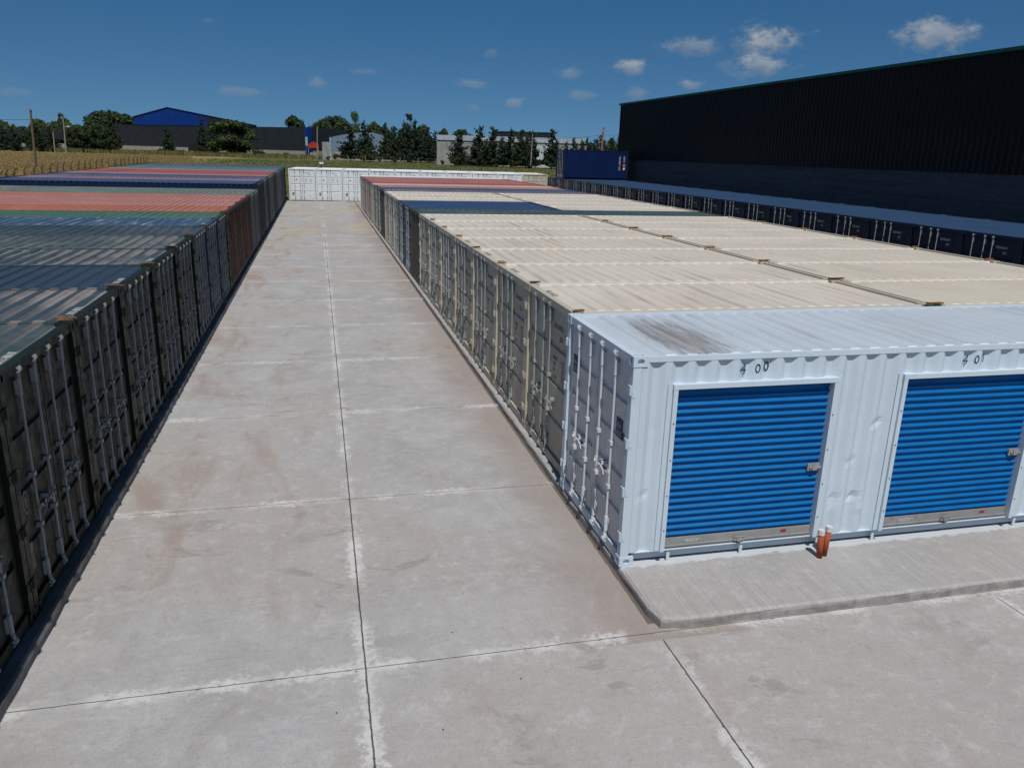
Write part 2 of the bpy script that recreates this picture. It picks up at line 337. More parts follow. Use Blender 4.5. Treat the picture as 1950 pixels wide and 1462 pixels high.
# ------------------------------------------------------------------ container parts (local: door face at x=0 looking -x, width +y, length +x)
CW = 2.438
MESH = {}
def cached(key, fn):
    if key not in MESH: MESH[key] = fn()
    return MESH[key]
def casting_mesh():
    bm = bmesh.new(); a, b_, h = .178/2, .162/2, .118/2
    def face(o, U, V, N, hu, hv, ru, rv, hole=True):
        o, U, V, N = map(Vector, (o, U, V, N))
        out = [bm.verts.new(o+U*su*hu+V*sv*hv) for su, sv in ((-1, -1), (1, -1), (1, 1), (-1, 1))]
        if not hole: bm.faces.new(out); return
        inn = []
        for i in range(16):
            t = 2*math.pi*(i+.5)/16; c, s_ = math.cos(t), math.sin(t)
            inn.append((ru*math.copysign(abs(c)**.6, c), rv*math.copysign(abs(s_)**.6, s_)))
        vi = [bm.verts.new(o+U*p+V*q) for p, q in inn]; vb = [bm.verts.new(o+U*p+V*q-N*.035) for p, q in inn]
        for i in range(16): bm.faces.new((vi[i], vi[(i+1) % 16], vb[(i+1) % 16], vb[i]))
        bm.faces.new(vb)
        es = [bm.edges.new((out[i], out[(i+1) % 4])) for i in range(4)]+[bm.edges.get((vi[i], vi[(i+1) % 16])) for i in range(16)]
        bmesh.ops.triangle_fill(bm, edges=es, use_beauty=True, use_dissolve=False)
    for s_ in (-1, 1):
        face((s_*a, 0, 0), (0, 1, 0), (0, 0, 1), (s_, 0, 0), b_, h, .026, .038)
        face((0, s_*b_, 0), (1, 0, 0), (0, 0, 1), (0, s_, 0), a, h, .04, .032)
        face((0, 0, s_*h), (1, 0, 0), (0, 1, 0), (0, 0, s_), a, b_, .06, .032, s_ > 0)
    bmesh.ops.remove_doubles(bm, verts=bm.verts, dist=.0005)
    me = bpy.data.meshes.new('corner_casting'); bm.to_mesh(me); bm.free(); me.materials.append(None); return me
def frame_mesh(L, H, lod):
    m = MB(); w_ = CW
    for x0, x1 in ((.004, .11), (L-.11, L-.004)):
        for y0, y1 in ((.004, .115), (w_-.115, w_-.004)): m.box(x0, x1, y0, y1, .118, H-.118)
    m.box(.006, .1, .165, w_-.165, H-.105, H-.004)          # header
    m.box(.012, .1, .165, w_-.165, .02, .15)                # sill
    m.box(L-.09, L-.006, .165, w_-.165, H-.09, H-.006); m.box(L-.09, L-.008, .165, w_-.165, .02, .14)
    for y0, y1 in ((.006, .06), (w_-.06, w_-.006)):
        pass
    for y0, y1 in ((.1, .14), (w_-.14, w_-.1)):
        m.box(.18, L-.18, y0, y1, .03, .16)
    for y0, y1 in ((.008, .1), (w_-.1, w_-.008)): m.box(.18, L-.18, y0, y1, .158, .166)
    if lod > 1:
        for y_ in (0., w_):                                 # hinge pockets seen in the post's outer side
            for z in (.34, .92, 1.52, 2.12): m.box(.012, .045, y_-(.003 if y_ == 0 else -.0001), y_+(.003 if y_ else -.0001), z, z+.075)
    else:
        for x0 in (0, L-.178):
            for y0 in (0, w_-.162):
                for z0 in (0, H-.118): m.box(x0, x0+.178, y0, y0+.162, z0, z0+.118)
    return m.mesh('frame')
def corr(pitch, d, x0, x1, fl=.26, sl=.245, phase=0.):
    """trapezoid profile from x0 to x1, outer flats at depth 0, inner at d"""
    pts = []; k = math.floor((x0-phase)/pitch)-1
    knots = []
    while True:
        b_ = phase+k*pitch
        if b_ > x1+pitch: break
        knots += [(b_, 0.), (b_+fl*pitch, 0.), (b_+(fl+sl)*pitch, d), (b_+(1-sl)*pitch, d)]; k += 1
    def ev(x):
        for (xa, da), (xb, db) in zip(knots, knots[1:]):
            if xa <= x <= xb: return da+(db-da)*(x-xa)/(xb-xa)
        return 0.
    pts = [(x0, ev(x0))]+[q for q in knots if x0 < q[0] < x1]+[(x1, ev(x1))]
    return pts
def side_mesh(L, H, side):
    m = MB(); y = .010 if side == 0 else CW-.010; s_ = 1 if side == 0 else -1
    P = corr(.278, .036, .115, L-.115, phase=.12)
    m.strip(P, lambda u, d: (u, y+s_*d, .166), lambda u, d: (u, y+s_*d, H-.066)); return m.mesh('side_panel')
def roof_mesh(L, H, pitch=.262, hgt=.028, g0=.36):
    m = MB(); z0 = H-.04; y0, y1 = .05, CW-.05; e = .05
    m.quad((.1, y0, z0), (g0, y0, z0), (g0, y1, z0), (.1, y1, z0)); m.quad((L-g0, y0, z0), (L-.09, y0, z0), (L-.09, y1, z0), (L-g0, y1, z0))
    # ridges with sloped end faces
    n = int((L-2*g0)/pitch); st = (L-2*g0)/n; x = g0; zt = z0+hgt
    for i in range(n):
        a, b_, c, d = x+st*.14, x+st*.28, x+st*.72, x+st*.86; xe = x+st
        ya, yb = y0+.02, y1-.02; yc, yd = ya+e, yb-e
        m.quad((x, y0, z0), (a, y0, z0), (a, y1, z0), (x, y1, z0)); m.quad((d, y0, z0), (xe, y0, z0), (xe, y1, z0), (d, y1, z0))
        m.quad((a, y0, z0), (d, y0, z0), (d, ya, z0), (a, ya, z0)); m.quad((a, yb, z0), (d, yb, z0), (d, y1, z0), (a, y1, z0))
        m.quad((b_, yc, zt), (c, yc, zt), (c, yd, zt), (b_, yd, zt))
        m.quad((a, ya, z0), (b_, yc, zt), (b_, yd, zt), (a, yb, z0)); m.quad((c, yc, zt), (d, ya, z0), (d, yb, z0), (c, yd, zt))
        m.quad((a, ya, z0), (d, ya, z0), (c, yc, zt), (b_, yc, zt)); m.quad((b_, yd, zt), (c, yd, zt), (d, yb, z0), (a, yb, z0))
        x = xe
    me = m.mesh('roof_panel', fix=False)
    bm = bmesh.new(); bm.from_mesh(me); bmesh.ops.remove_doubles(bm, verts=bm.verts, dist=.0002)
    for f in bm.faces:
        if f.normal.z < 0: f.normal_flip()
    bm.to_mesh(me); bm.free(); return me
def end_mesh(L, H, at_door=False):
    m = MB(); x = L-.012 if not at_door else .012; s_ = -1 if not at_door else 1
    P = corr(.25, .045, .11, CW-.11, fl=.3, sl=.2, phase=.1)
    m.strip(P, lambda u, d: (x+s_*d, u, .14), lambda u, d: (x+s_*d, u, H-.09)); return m.mesh('end_panel')
def rail_mesh(L, H, s_):
    y0, y1 = ((.006, .056), (CW-.056, CW-.006))[s_]; return MB().box(.18, L-.18, y0, y1, H-.066, H-.006).mesh('top_rail')
def floor_mesh(L, H): return MB().box(.1, L-.1, .09, CW-.09, .12, .15).mesh('floor')
def door_mesh(H, idx, ng, gh=.075):
    """idx 0 = left door seen from outside (larger y)"""
    m = MB(); xo, dp, th = .05, .028, .05
    y0, y1 = (CW/2+.012, CW-.125) if idx == 0 else (.125, CW/2-.012); z0, z1 = .165, H-.12
    b_ = .07; ya, yb = y0+b_, y1-b_
    P = [(z0, 0.)]; step = (z1-z0)/(ng+1)
    for i in range(1, ng+1):
        c = z0+step*i; P += [(c-gh/2-.018, 0.), (c-gh/2, dp), (c+gh/2, dp), (c+gh/2+.018, 0.)]
    P.append((z1, 0.))
    m.strip(P, lambda z, d: (xo+d, ya, z), lambda z, d: (xo+d, yb, z))
    m.quad((xo, y0, z0), (xo, ya, z0), (xo, ya, z1), (xo, y0, z1)); m.quad((xo, yb, z0), (xo, y1, z0), (xo, y1, z1), (xo, yb, z1))
    for yy in (ya, yb):
        for i in range(ng):
            q = P[1+4*i:5+4*i]; m.quad(*[(xo+d, yy, z) for z, d in q])
    for a in ((y0, y0), (y1, y1)): m.quad((xo, a[0], z0), (xo, a[0], z1), (xo+th, a[0], z1), (xo+th, a[0], z0))
    m.quad((xo, y0, z1), (xo, y1, z1), (xo+th, y1, z1), (xo+th, y0, z1)); m.quad((xo, y0, z0), (xo, y1, z0), (xo+th, y1, z0), (xo+th, y0, z0))
    return m.mesh('door')
def gasket_mesh(H):
    m = MB(); m.box(.085, .1, .115, CW-.115, .15, H-.105)
    return m.mesh('door_gasket')
def rod_mesh(H, y):
    m = MB(); x = .018; r = .0145
    m.tube((x, y, .13), (x, y, H-.09), r, n=10)
    for z0, z1 in ((.2, .4), (H-.36, H-.17)):
        m.tube((x, y, z0), (x, y, z1), .024, n=10); m.box(.03, .052, y-.045, y+.045, z0+.02, z1-.02)
    for z in (.78, 1.35): m.box(-.006, .052, y-.034, y+.034, z, z+.05)
    for z, s_ in ((H-.085, 1), (.1, -1)):                                       # cams and keepers
        m.tube((x-.018, y-.028, z), (x-.018, y+.028, z), .026, n=8); m.box(-.004, .012, y-.05, y+.05, z-.03, z-.012); m.box(-.004, .012, y-.05, y+.05, z+.012, z+.03)
        m.tube((x-.012, y, z+s_*.01), (x-.012, y, z-s_*.09), .02, .014, n=8)
    return m.mesh('locking_rod', smooth=False)
def handle_mesh(y, s_):
    m = MB(); z = 1.0
    m.box(-.008, .012, y-.022, y+.022, z-.025, z+.025)
    m.path([(-.01, y, z), (-.035, y+s_*.07, z-.015), (-.03, y+s_*.2, z+.012), (-.012, y+s_*.3, z-.03), (-.02, y+s_*.36, z-.085)], .009)
    m.box(-.02, .05, y+s_*.24-.025, y+s_*.24+.025, z+.015, z+.06); m.box(.035, .05, y+s_*.2-.05, y+s_*.2+.05, z-.08, z-.04)
    return m.mesh('door_handle')
def hinge_mesh(y, z):
    m = MB(); s_ = 1 if y > 1 else -1
    m.tube((-.0, y, z-.055), (-.0, y, z+.055), .019, n=8); m.box(-.004, .05, min(y, y-s_*.09), max(y, y-s_*.09), z-.045, z+.045)
    return m.mesh('hinge')
HINGES = (.38, .96, 1.56, 2.2)

def container(label, pos, rz, L, H, paint, roof, group, cat='shipping container', lod=1, rods=4, ng=3, door=None, rodm=None,
              closed_end=False, side0=True, ink=None, code=None, code2='22G1', blocks=True, roofcode=None, roofink=None, back=True, casting=None, rail=None, wide=1.0):
    root = empty('shipping_container', pos, rz, label=label, cat=cat, group=group); root.scale = (1, wide, 1)
    door = door or paint; rodm = rodm or GALV; ink = ink or INKW; X, Y = (0, -1, 0), (0, 0, 1)
    ob('frame', cached(('fr', L, H, lod), lambda: frame_mesh(L, H, lod)), paint, root)
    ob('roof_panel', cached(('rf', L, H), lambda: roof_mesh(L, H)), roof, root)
    for s_ in (0, 1): ob('top_rail', cached(('tr', L, H, s_), lambda: rail_mesh(L, H, s_)), rail or paint, root)
    if side0: ob('side_panel', cached(('s0', L, H), lambda: side_mesh(L, H, 0)), paint, root)
    ob('side_panel', cached(('s1', L, H), lambda: side_mesh(L, H, 1)), paint, root)
    ob('floor', cached(('fl', L, H), lambda: floor_mesh(L, H)), plain('plywood_floor', (.12, .08, .05)), root)
    ob('end_panel', cached(('ep', L, H), lambda: end_mesh(L, H)), paint, root)
    if lod > 1:
        cm = cached('cast', casting_mesh)
        for x in (.086, L-.086):
            for y in (.078, CW-.078):
                for z in (.059, H-.056): ob('corner_casting', cm, casting or paint, root, (x, y, z))
    if closed_end:
        e = ob('end_panel', cached(('ed', L, H), lambda: end_mesh(L, H, True)), door, root); return root
    ob('door_gasket', cached(('gk', H), lambda: gasket_mesh(H)), DARK, root)
    rp = {4: ((0, .52), (0, .98), (1, 1.42), (1, 1.88)), 3: ((0, .56), (0, 1.05), (1, 1.39))}[rods]
    ds = []
    for i in (0, 1):
        d = ob('door', cached(('dr', H, i, ng), lambda: door_mesh(H, i, ng)), door, root); ds.append(d)
        if lod > 1:
            yy = CW-.028 if i == 0 else .028
            for z in HINGES: ob('hinge', cached(('hg', i, z), lambda: hinge_mesh(yy, z)), paint, d)
    for i, f in rp:
        y = CW-f
        ob('locking_rod', cached(('rd', H, f), lambda: rod_mesh(H, y)), rodm, ds[i])
        if lod > 1: ob('door_handle', cached(('hd', f), lambda: handle_mesh(y, 1 if f < 1.2 and f > .9 or f > 1.6 else -1)), rodm, ds[i])
    if code:
        yt = CW-(1.52 if rods == 3 else 1.47)
        text('lettering', code, .105, ink, ds[1], (.046, yt, H-.42), X, Y, .62)
        text('lettering', code2, .105, ink, ds[1], (.046, yt-.3, H-.58), X, Y, .62)
        if blocks:
            text('lettering', 'MAX GR\nTARE\nNET\nCU CAP', .085, ink, ds[1], (.046, yt, H-.92), X, Y, .6)
            text('lettering', '30.480 KG\n67.200 LB\n 2.230 KG\n 4.920 LB\n28.250 KG\n33.2 CU.M\n1.172 CU.FT', .05, ink, ds[1], (.046, yt-.42, H-.9), X, Y, .62)
    if roofcode:
        text('roof_lettering', roofcode, .13, roofink or INKW, root, (.16, 1.9, H-.0325), (0, -1, 0), (1, 0, 0), .62)
    return root

# ------------------------------------------------------------------ setting: ground, yard, slabs
def sheet(name, x0, x1, y0, y1, z, mat, th=0):
    m = MB(); m.box(x0, x1, y0, y1, z-th, z) if th else m.quad((x0, y0, z), (x1, y0, z), (x1, y1, z), (x0, y1, z))
    return tag(ob(name, m.mesh(name, fix=bool(th)), mat), kind='structure')
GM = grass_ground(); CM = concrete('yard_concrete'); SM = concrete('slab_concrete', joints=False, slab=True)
sheet('meadow', -4500, 4500, -600, 6500, -.22, GM)
sheet('yard_pavement', -24, 25, -60, 69.6, -.12, CM, .09)
def slab(name, x0, x1, y0, y1):
    pts = []; st = .3
    def edge(ax, ay, bx, by):
        L_ = math.hypot(bx-ax, by-ay); n = max(2, int(L_/st))
        for i in range(n): t = i/n; pts.append((ax+(bx-ax)*t, ay+(by-ay)*t))
    edge(x0, y0, x1, y0); edge(x1, y0, x1, y1); edge(x1, y1, x0, y1); edge(x0, y1, x0, y0)
    cx, cy = (x0+x1)/2, (y0+y1)/2; rings = []
    def ring(ins, z, j):
        out = []
        for (x, y) in pts:
            nx = 1 if x < x0+.01 else -1 if x > x1-.01 else 0; ny = 1 if y < y0+.01 else -1 if y > y1-.01 else 0
            c = .05 if nx and ny else 0
            out.append((x+nx*(ins+c+j*rnd.uniform(-1, 1)), y+ny*(ins+c+j*rnd.uniform(-1, 1)), z+(rnd.uniform(-.002, .002) if j else 0)))
        return out
    A = ring(.0, -.16, 0); B_ = ring(.0, -.05, .007); C_ = ring(.008, -.022, .006); D_ = ring(.045, 0., .0); D_ = [(x, y, 0) for x, y, z in D_]
    n = len(pts); m = MB(); m.v = A+B_+C_+D_
    for k in range(3):
        for i in range(n): m.f.append([k*n+i, k*n+(i+1) % n, (k+1)*n+(i+1) % n, (k+1)*n+i])
    m.f.append(list(range(3*n, 4*n)))
    return tag(ob(name, m.mesh(name), SM), kind='structure')
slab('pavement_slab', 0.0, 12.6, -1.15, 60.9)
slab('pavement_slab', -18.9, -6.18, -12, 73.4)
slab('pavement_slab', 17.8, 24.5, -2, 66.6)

# ------------------------------------------------------------------ left row (doors face +x)
SLATE = metal('dark_slate_paint', (.042, .062, .085), rust=.05, fade=.3)
def rm(name, col, dust): return metal(name, col, rough=.55, rust=.06, fade=.3, dust=dust, streak=.1)
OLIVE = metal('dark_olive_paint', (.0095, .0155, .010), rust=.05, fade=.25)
RUST = metal('rusty_brown_paint', (.055, .021, .014), rust=.5, fade=.5, streak=.9)
GREYP = metal('grey_tan_paint', (.11, .105, .085), rust=.2, fade=.4, streak=.5)
TEALD = metal('dark_teal_paint', (.035, .062, .058), rust=.15, fade=.3)
BLUD = metal('faded_blue_paint', (.03, .055, .10), rust=.15, fade=.35)
BRND = metal('dark_brown_paint', (.05, .032, .026), rust=.3, fade=.3)
GRND = metal('dark_green_paint', (.02, .04, .025), rust=.15, fade=.3)
REDP = metal('faded_red_paint', (.22, .07, .055), rust=.3, fade=.4)
left = [ # k, door paint, roof mat, colour words, high cube, closed, code
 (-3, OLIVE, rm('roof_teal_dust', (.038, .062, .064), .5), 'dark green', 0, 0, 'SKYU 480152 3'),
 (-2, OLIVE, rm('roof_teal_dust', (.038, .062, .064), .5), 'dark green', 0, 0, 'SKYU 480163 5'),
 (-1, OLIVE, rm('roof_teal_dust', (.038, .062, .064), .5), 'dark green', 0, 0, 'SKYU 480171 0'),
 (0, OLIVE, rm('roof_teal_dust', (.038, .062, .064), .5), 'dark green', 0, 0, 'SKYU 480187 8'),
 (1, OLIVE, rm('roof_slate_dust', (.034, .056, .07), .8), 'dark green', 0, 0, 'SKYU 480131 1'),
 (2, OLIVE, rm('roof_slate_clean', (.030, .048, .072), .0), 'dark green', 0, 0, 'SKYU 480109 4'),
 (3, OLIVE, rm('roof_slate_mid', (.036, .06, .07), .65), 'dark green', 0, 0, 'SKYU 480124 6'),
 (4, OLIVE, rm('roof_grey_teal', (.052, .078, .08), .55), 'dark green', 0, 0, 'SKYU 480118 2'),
 (5, SLATE, rm('roof_slate_soft', (.034, .056, .072), .2), 'slate blue', 0, 0, 'SKYU 480142 7'),
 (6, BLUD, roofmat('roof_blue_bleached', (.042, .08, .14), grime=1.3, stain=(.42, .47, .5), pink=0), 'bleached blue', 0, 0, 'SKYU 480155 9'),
 (7, GRND, rm('roof_green', (.055, .125, .085), .15), 'green', 0, 0, 'SKYU 480160 4'),
 (8, RUST, rm('roof_orange', (.36, .125, .075), .12), 'orange red', 0, 1, None), (9, RUST, rm('roof_pink', (.36, .165, .135), .2), 'faded pink', 0, 1, None),
 (10, RUST, rm('roof_pink', (.36, .165, .135), .2), 'faded pink', 0, 1, None), (11, RUST, rm('roof_salmon', (.35, .15, .12), .1), 'salmon', 0, 1, None),
 (12, GREYP, rm('roof_green_grey', (.11, .16, .14), .45), 'grey green', 0, 0, None), (13, GREYP, rm('roof_green_grey', (.11, .16, .14), .45), 'grey green', 0, 0, None),
 (14, BLUD, rm('roof_blue', (.045, .08, .16), .1), 'blue', 1, 0, None), (15, RUST, rm('roof_mauve', (.25, .13, .16), .3), 'mauve', 1, 0, None),
 (16, GREYP, rm('roof_blue_dust', (.07, .09, .16), .4), 'dusty blue', 1, 0, None), (17, GRND, rm('roof_blue', (.045, .08, .16), .1), 'blue', 1, 0, None),
 (18, GREYP, rm('roof_pale_red', (.34, .165, .14), .2), 'pale red', 1, 0, None), (19, GREYP, rm('roof_red', (.30, .09, .08), .1), 'red', 1, 0, None),
 (20, RUST, rm('roof_red', (.30, .09, .08), .1), 'red', 1, 0, None), (21, BRND, rm('roof_red', (.30, .09, .08), .1), 'red', 1, 0, None),
 (22, GREYP, rm('roof_pink_grey', (.26, .19, .18), .3), 'pinkish grey', 1, 0, None), (23, TEALD, rm('roof_teal', (.09, .16, .17), .2), 'teal', 1, 0, None),
 (24, TEALD, rm('roof_teal', (.09, .16, .17), .2), 'teal', 1, 0, None), (25, SLATE, rm('roof_teal', (.09, .16, .17), .2), 'teal', 1, 0, None),
 (26, SLATE, rm('roof_blue_grey', (.07, .10, .16), .2), 'blue grey', 1, 0, None), (27, BLUD, rm('roof_blue_grey', (.07, .10, .16), .2), 'blue grey', 1, 0, None),
 (28, SLATE, rm('roof_blue_grey', (.07, .10, .16), .2), 'blue grey', 1, 0, None)]
GALD = metal('dull_steel', (.12, .135, .125), rust=.3, fade=.5)
DNB = metal('deep_blue_paint', (.005, .013, .045), rough=.55, rust=.05, fade=.2)
for k, pm, rf, cw, hc, cl, code in left:
    y1 = .2+2.4996*(k+1)-.03; H = 2.896 if hc else 2.591
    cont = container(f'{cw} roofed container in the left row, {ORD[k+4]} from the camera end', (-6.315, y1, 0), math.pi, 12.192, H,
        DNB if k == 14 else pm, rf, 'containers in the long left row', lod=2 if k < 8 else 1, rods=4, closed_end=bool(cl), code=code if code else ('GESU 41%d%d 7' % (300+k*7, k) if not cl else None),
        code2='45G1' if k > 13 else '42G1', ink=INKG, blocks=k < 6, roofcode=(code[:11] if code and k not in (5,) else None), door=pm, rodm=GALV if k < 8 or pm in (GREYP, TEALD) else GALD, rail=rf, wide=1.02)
    if -2 <= k <= 3:
        dr = [c for c in cont.children if c.name.startswith('door') and 'gasket' not in c.name][0]
        sg = MB(); P_ = [(.047, CW-.3+.075*math.cos(a), 1.15+.13*math.sin(a)) for a in [2*math.pi*i/20 for i in range(20)]]
        Q_ = [(.047, CW-.3+.055*math.cos(a), 1.15+.105*math.sin(a)) for a in [2*math.pi*i/20 for i in range(20)]]
        sg.add(P_+Q_, [(i, (i+1) % 20, 20+(i+1) % 20, 20+i) for i in range(20)]); sg.add([(.047, CW-.3+.035*math.cos(a), 1.15+.07*math.sin(a)) for a in [2*math.pi*i/6 for i in range(6)]], [(0, 1, 2, 3, 4, 5)])
        ob('round_emblem', sg.mesh('round_emblem'), INKG, dr)
        lb = MB(); lb.box(.043, .049, CW-.3, CW-.18, .42, .72); ob('data_plate', lb.mesh('data_plate'), plain('worn_plate', (.2, .17, .14), var=.5), dr)

# ------------------------------------------------------------------ right block
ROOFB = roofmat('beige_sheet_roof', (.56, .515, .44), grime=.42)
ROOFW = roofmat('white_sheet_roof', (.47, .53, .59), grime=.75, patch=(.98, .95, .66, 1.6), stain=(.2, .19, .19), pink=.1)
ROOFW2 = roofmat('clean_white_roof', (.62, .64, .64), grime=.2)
LB = 6.03
root = container('long white container at the front with blue roller shutters numbered 400 and 401', (0, .01, 0), 0, 12.192, 2.591, WHITE, ROOFW,
    'containers in the right block', lod=2, rods=4, ng=4, side0=False, rodm=GALVW)
WHITED = metal('shade_offset_door_white', (.60, .585, .575), rough=.5, rust=.08, fade=.25, streak=.2)  # same white paint, colour warmed to offset the blue shade on the doors
for o_ in root.children:
    if o_.name.split('.')[0] == 'door':
        o_.material_slots[0].material = WHITED
        for q_ in o_.children:
            if q_.name.startswith('hinge'): q_.material_slots[0].material = WHITE
def front_side():
    m = MB(); y = .010; H = 2.591
    ops = [(.50, 2.62), (3.54, 5.62), (6.6, 8.7), (9.66, 11.74)]; zt = 2.23; zb = .166
    def piece(x0, x1, z0, z1):
        P = corr(.278, .042, x0, x1, phase=.12); m.strip(P, lambda u, d: (u, y+d, z0), lambda u, d: (u, y+d, z1))
    xs = .115
    for a, b_ in ops: piece(xs, a, zb, H-.066); piece(a, b_, zt, H-.066); xs = b_
    piece(xs, 12.192-.115, zb, H-.066)
    me = m.mesh('side_panel')
    bm = bmesh.new(); bm.from_mesh(me)
    long_ = [e for e in bm.edges if e.calc_length() > 1.5]
    bmesh.ops.subdivide_edges(bm, edges=long_, cuts=28, use_grid_fill=True)
    for v in bm.verts:                                           # dents from handling
        for dx, dz, r, q in DENTS:
            d = math.hypot((v.co.x-dx)/r, (v.co.z-dz)/(r*.7))
            if d < 1: v.co.y += q*(1-d*d)**2
    bm.to_mesh(me); bm.free(); return me
DENTS = [(2.85, .62, .1, .03), (3.12, .66, .09, .025), (2.78, .45, .07, .02), (3.22, .5, .06, -.015), (3.3, 1.62, .1, .025), (3.0, 1.15, .12, .012), (.25, .9, .1, .012), (.3, 1.75, .09, .012), (2.95, .3, .06, .02), (3.35, .3, .05, .02), (5.9, .62, .12, .03), (6.1, 1.2, .1, .02), (1.9, 2.33, .1, .01)]
ob('side_panel', front_side(), WHITE, root)
tb = MB()
BLUE = plain('blue_shutter_paint', (.0003, .112, .33), .5, var=.12, scale=3, bump=.04)
ALU = metal('aluminium_rail', (.24, .24, .235), rough=.38, rust=.02, fade=.5)
def curtain_mesh(w_, z0, z1):
    m = MB(); pitch = .0835; P = []; n = int((z1-z0)/pitch)
    for i in range(n*8+1):
        u = i/8; ph = u-math.floor(u)
        d = .017*(math.cos(2*math.pi*ph)) if True else 0
        P.append((z0+(z1-z0)*i/(n*8), d-.004*math.cos(4*math.pi*ph)))
    m.strip(P, lambda z, d: (0, .055+d, z), lambda z, d: (w_, .055+d, z)); return m.mesh('curtain', smooth=True)
for si, (x0, x1) in enumerate(((.55, 2.57), (3.59, 5.57), (6.65, 8.65), (9.71, 11.69))):
    w_ = x1-x0
    sh = bpy.data.objects.new('roller_shutter', None); COL.objects.link(sh); sh.parent = root; sh.location = (x0, 0, 0)
    ob('curtain', curtain_mesh(w_, .3, 2.2), BLUE, sh)
    f = MB(); f.box(-.055, .0, -.04, .075, .168, 2.205); f.box(w_, w_+.055, -.04, .075, .168, 2.205); f.box(-.06, w_+.06, -.043, .075, 2.205, 2.262)
    f.box(-.115, -.055, -.006, .003, .168, 2.27); f.box(w_+.055, w_+.105, -.006, .003, .168, 2.27)
    ob('door_frame', f.mesh('door_frame'), WHITE, sh)
    bx = MB(); bx.box(.004, w_-.004, .035, .07, .212, .3); bx.box(.004, w_-.004, .015, .05, .196, .212); bx.tube((.01, .035, .185), (w_-.01, .035, .185), .013)
    ob('bottom_bar', bx.mesh('bottom_bar'), ALU, sh)
    lt = MB(); lt.box(w_-.17, w_-.005, .016, .04, 1.06, 1.15); lt.box(w_-.15, w_-.0, .0, .016, 1.09, 1.115); lt.box(w_-.12, w_-.06, -.012, .0, 1.075, 1.13)
    ob('latch', lt.mesh('latch'), ALU, sh)
    h = MB(); h.box(w_/2-.07, w_/2+.07, -.004, .014, .205, .235); h.box(w_/2-.03, w_/2+.03, -.02, .0, .2, .25); h.path([(w_/2-.06, .005, .235), (w_/2-.06, -.012, .262), (w_/2+.06, -.012, .262), (w_/2+.06, .005, .235)], .006)
    ob('pull_handle', h.mesh('pull_handle'), ALU, sh)
    text('lettering', 'MEGETEM', .055, INKW, sh, (.28, .033, .235), (1, 0, 0), (0, 0, 1), .9)
    st = MB(); st.box(w_-.42, w_-.34, .031, .036, .245, .28); ob('red_sticker', st.mesh('red_sticker'), plain('sticker_red', (.35, .05, .06), var=.6, scale=60), sh)
    sc = MB()
    for z in (.45, .9, 1.35, 1.8): sc.tube((-.028, -.041, z), (-.028, -.047, z), .007, n=6); sc.tube((w_+.028, -.041, z), (w_+.028, -.047, z), .007, n=6)
    ob('frame_screws', sc.mesh('frame_screws'), DARK, sh)['kind'] = 'stuff'
NUM = plain('blue_stencil_number', (.014, .13, .21), .6, var=.25, scale=30); NUMS = plain('pale_blue_overspray', (.3, .47, .6), .6, var=.3, scale=30)
def digits(items, y=-.0015):
    sw_ = .015
    def stroke(m, pts):
        for (ax, az), (bx, bz) in zip(pts, pts[1:]):
            L_ = math.hypot(bx-ax, bz-az) or 1; nx, nz_ = -(bz-az)/L_*sw_/2, (bx-ax)/L_*sw_/2; ex, ez = (bx-ax)/L_*sw_*.3, (bz-az)/L_*sw_*.3
            m.quad((ax-ex+nx, 0, az-ez+nz_), (bx+ex+nx, 0, bz+ez+nz_), (bx+ex-nx, 0, bz+ez-nz_), (ax-ex-nx, 0, az-ez-nz_))
    GL = {'4': [[(.055, 0), (.055, .125), (0, .04), (.075, .04)]], '1': [[(.01, .1), (.035, .125), (.035, 0)]],
          '0': [[(.036+.03*math.cos(a), .0625+.056*math.sin(a)) for a in [k*math.pi/8 for k in range(17)]]],
          '2': [[(.005, .1), (.02, .122), (.05, .122), (.065, .1), (.06, .075), (.005, .0), (.07, .0)]], '3': [[(.005, .125), (.065, .125), (.035, .075), (.065, .055), (.06, .015), (.035, 0), (.005, .015)]]}
    for ch, x, z in items:
        m_ = MB()
        for st_ in GL[ch]: stroke(m_, [(x+a*.88, z+.005+b_*.85) for a, b_ in st_])
        o = ob('number_lettering', m_.mesh('number_lettering', fix=False), NUM, root)
        P = corr(.278, .042, .115, 12.0, phase=.12)
        def dep(x): return next(da+(db-da)*(x-xa)/(xb-xa) for (xa, da), (xb, db) in zip(P, P[1:]) if xa <= x <= xb)
        xs_ = [v.co.x for v in o.data.vertices]; yy = .010+min(dep(min(xs_)+(max(xs_)-min(xs_))*k/12) for k in range(13))-.003
        for v in o.data.vertices: v.co.y = yy                      # each stencilled figure sits on its own rib
digits([('4', 1.335, 2.345), ('0', 1.515, 2.345), ('0', 1.64, 2.36), ('4', 4.4, 2.345), ('0', 4.555, 2.345), ('1', 4.65, 2.365),
        ('4', 7.45, 2.345), ('0', 7.6, 2.345), ('2', 7.72, 2.35), ('4', 10.5, 2.345), ('0', 10.65, 2.345), ('3', 10.77, 2.35)])
for x in (.62, 1.6, 2.68, 3.5, 5.74, 6.5, 8.8): ob('skid_tab', MB().box(x, x+.04, .03, .045, .0, .157).mesh('skid_tab'), WHITE, root)
dl = [c for c in root.children if c.name.split('.')[0] == 'door']
for d, yy, zz in ((dl[0], CW-.32, 1.95), (dl[1], .40, 1.62)):
    pl = MB(); pl.box(.042, .0475, yy-.1, yy+.1, zz-.12, zz+.12); p_ = ob('label_plate', pl.mesh('label_plate'), plain('navy_label', (.045, .06, .12), var=.2), d)
    text('lettering', 'blue\nBOX', .085, INKW, p_, (.0405, yy+.07, zz+.005), (0, -1, 0), (0, 0, 1), .75)

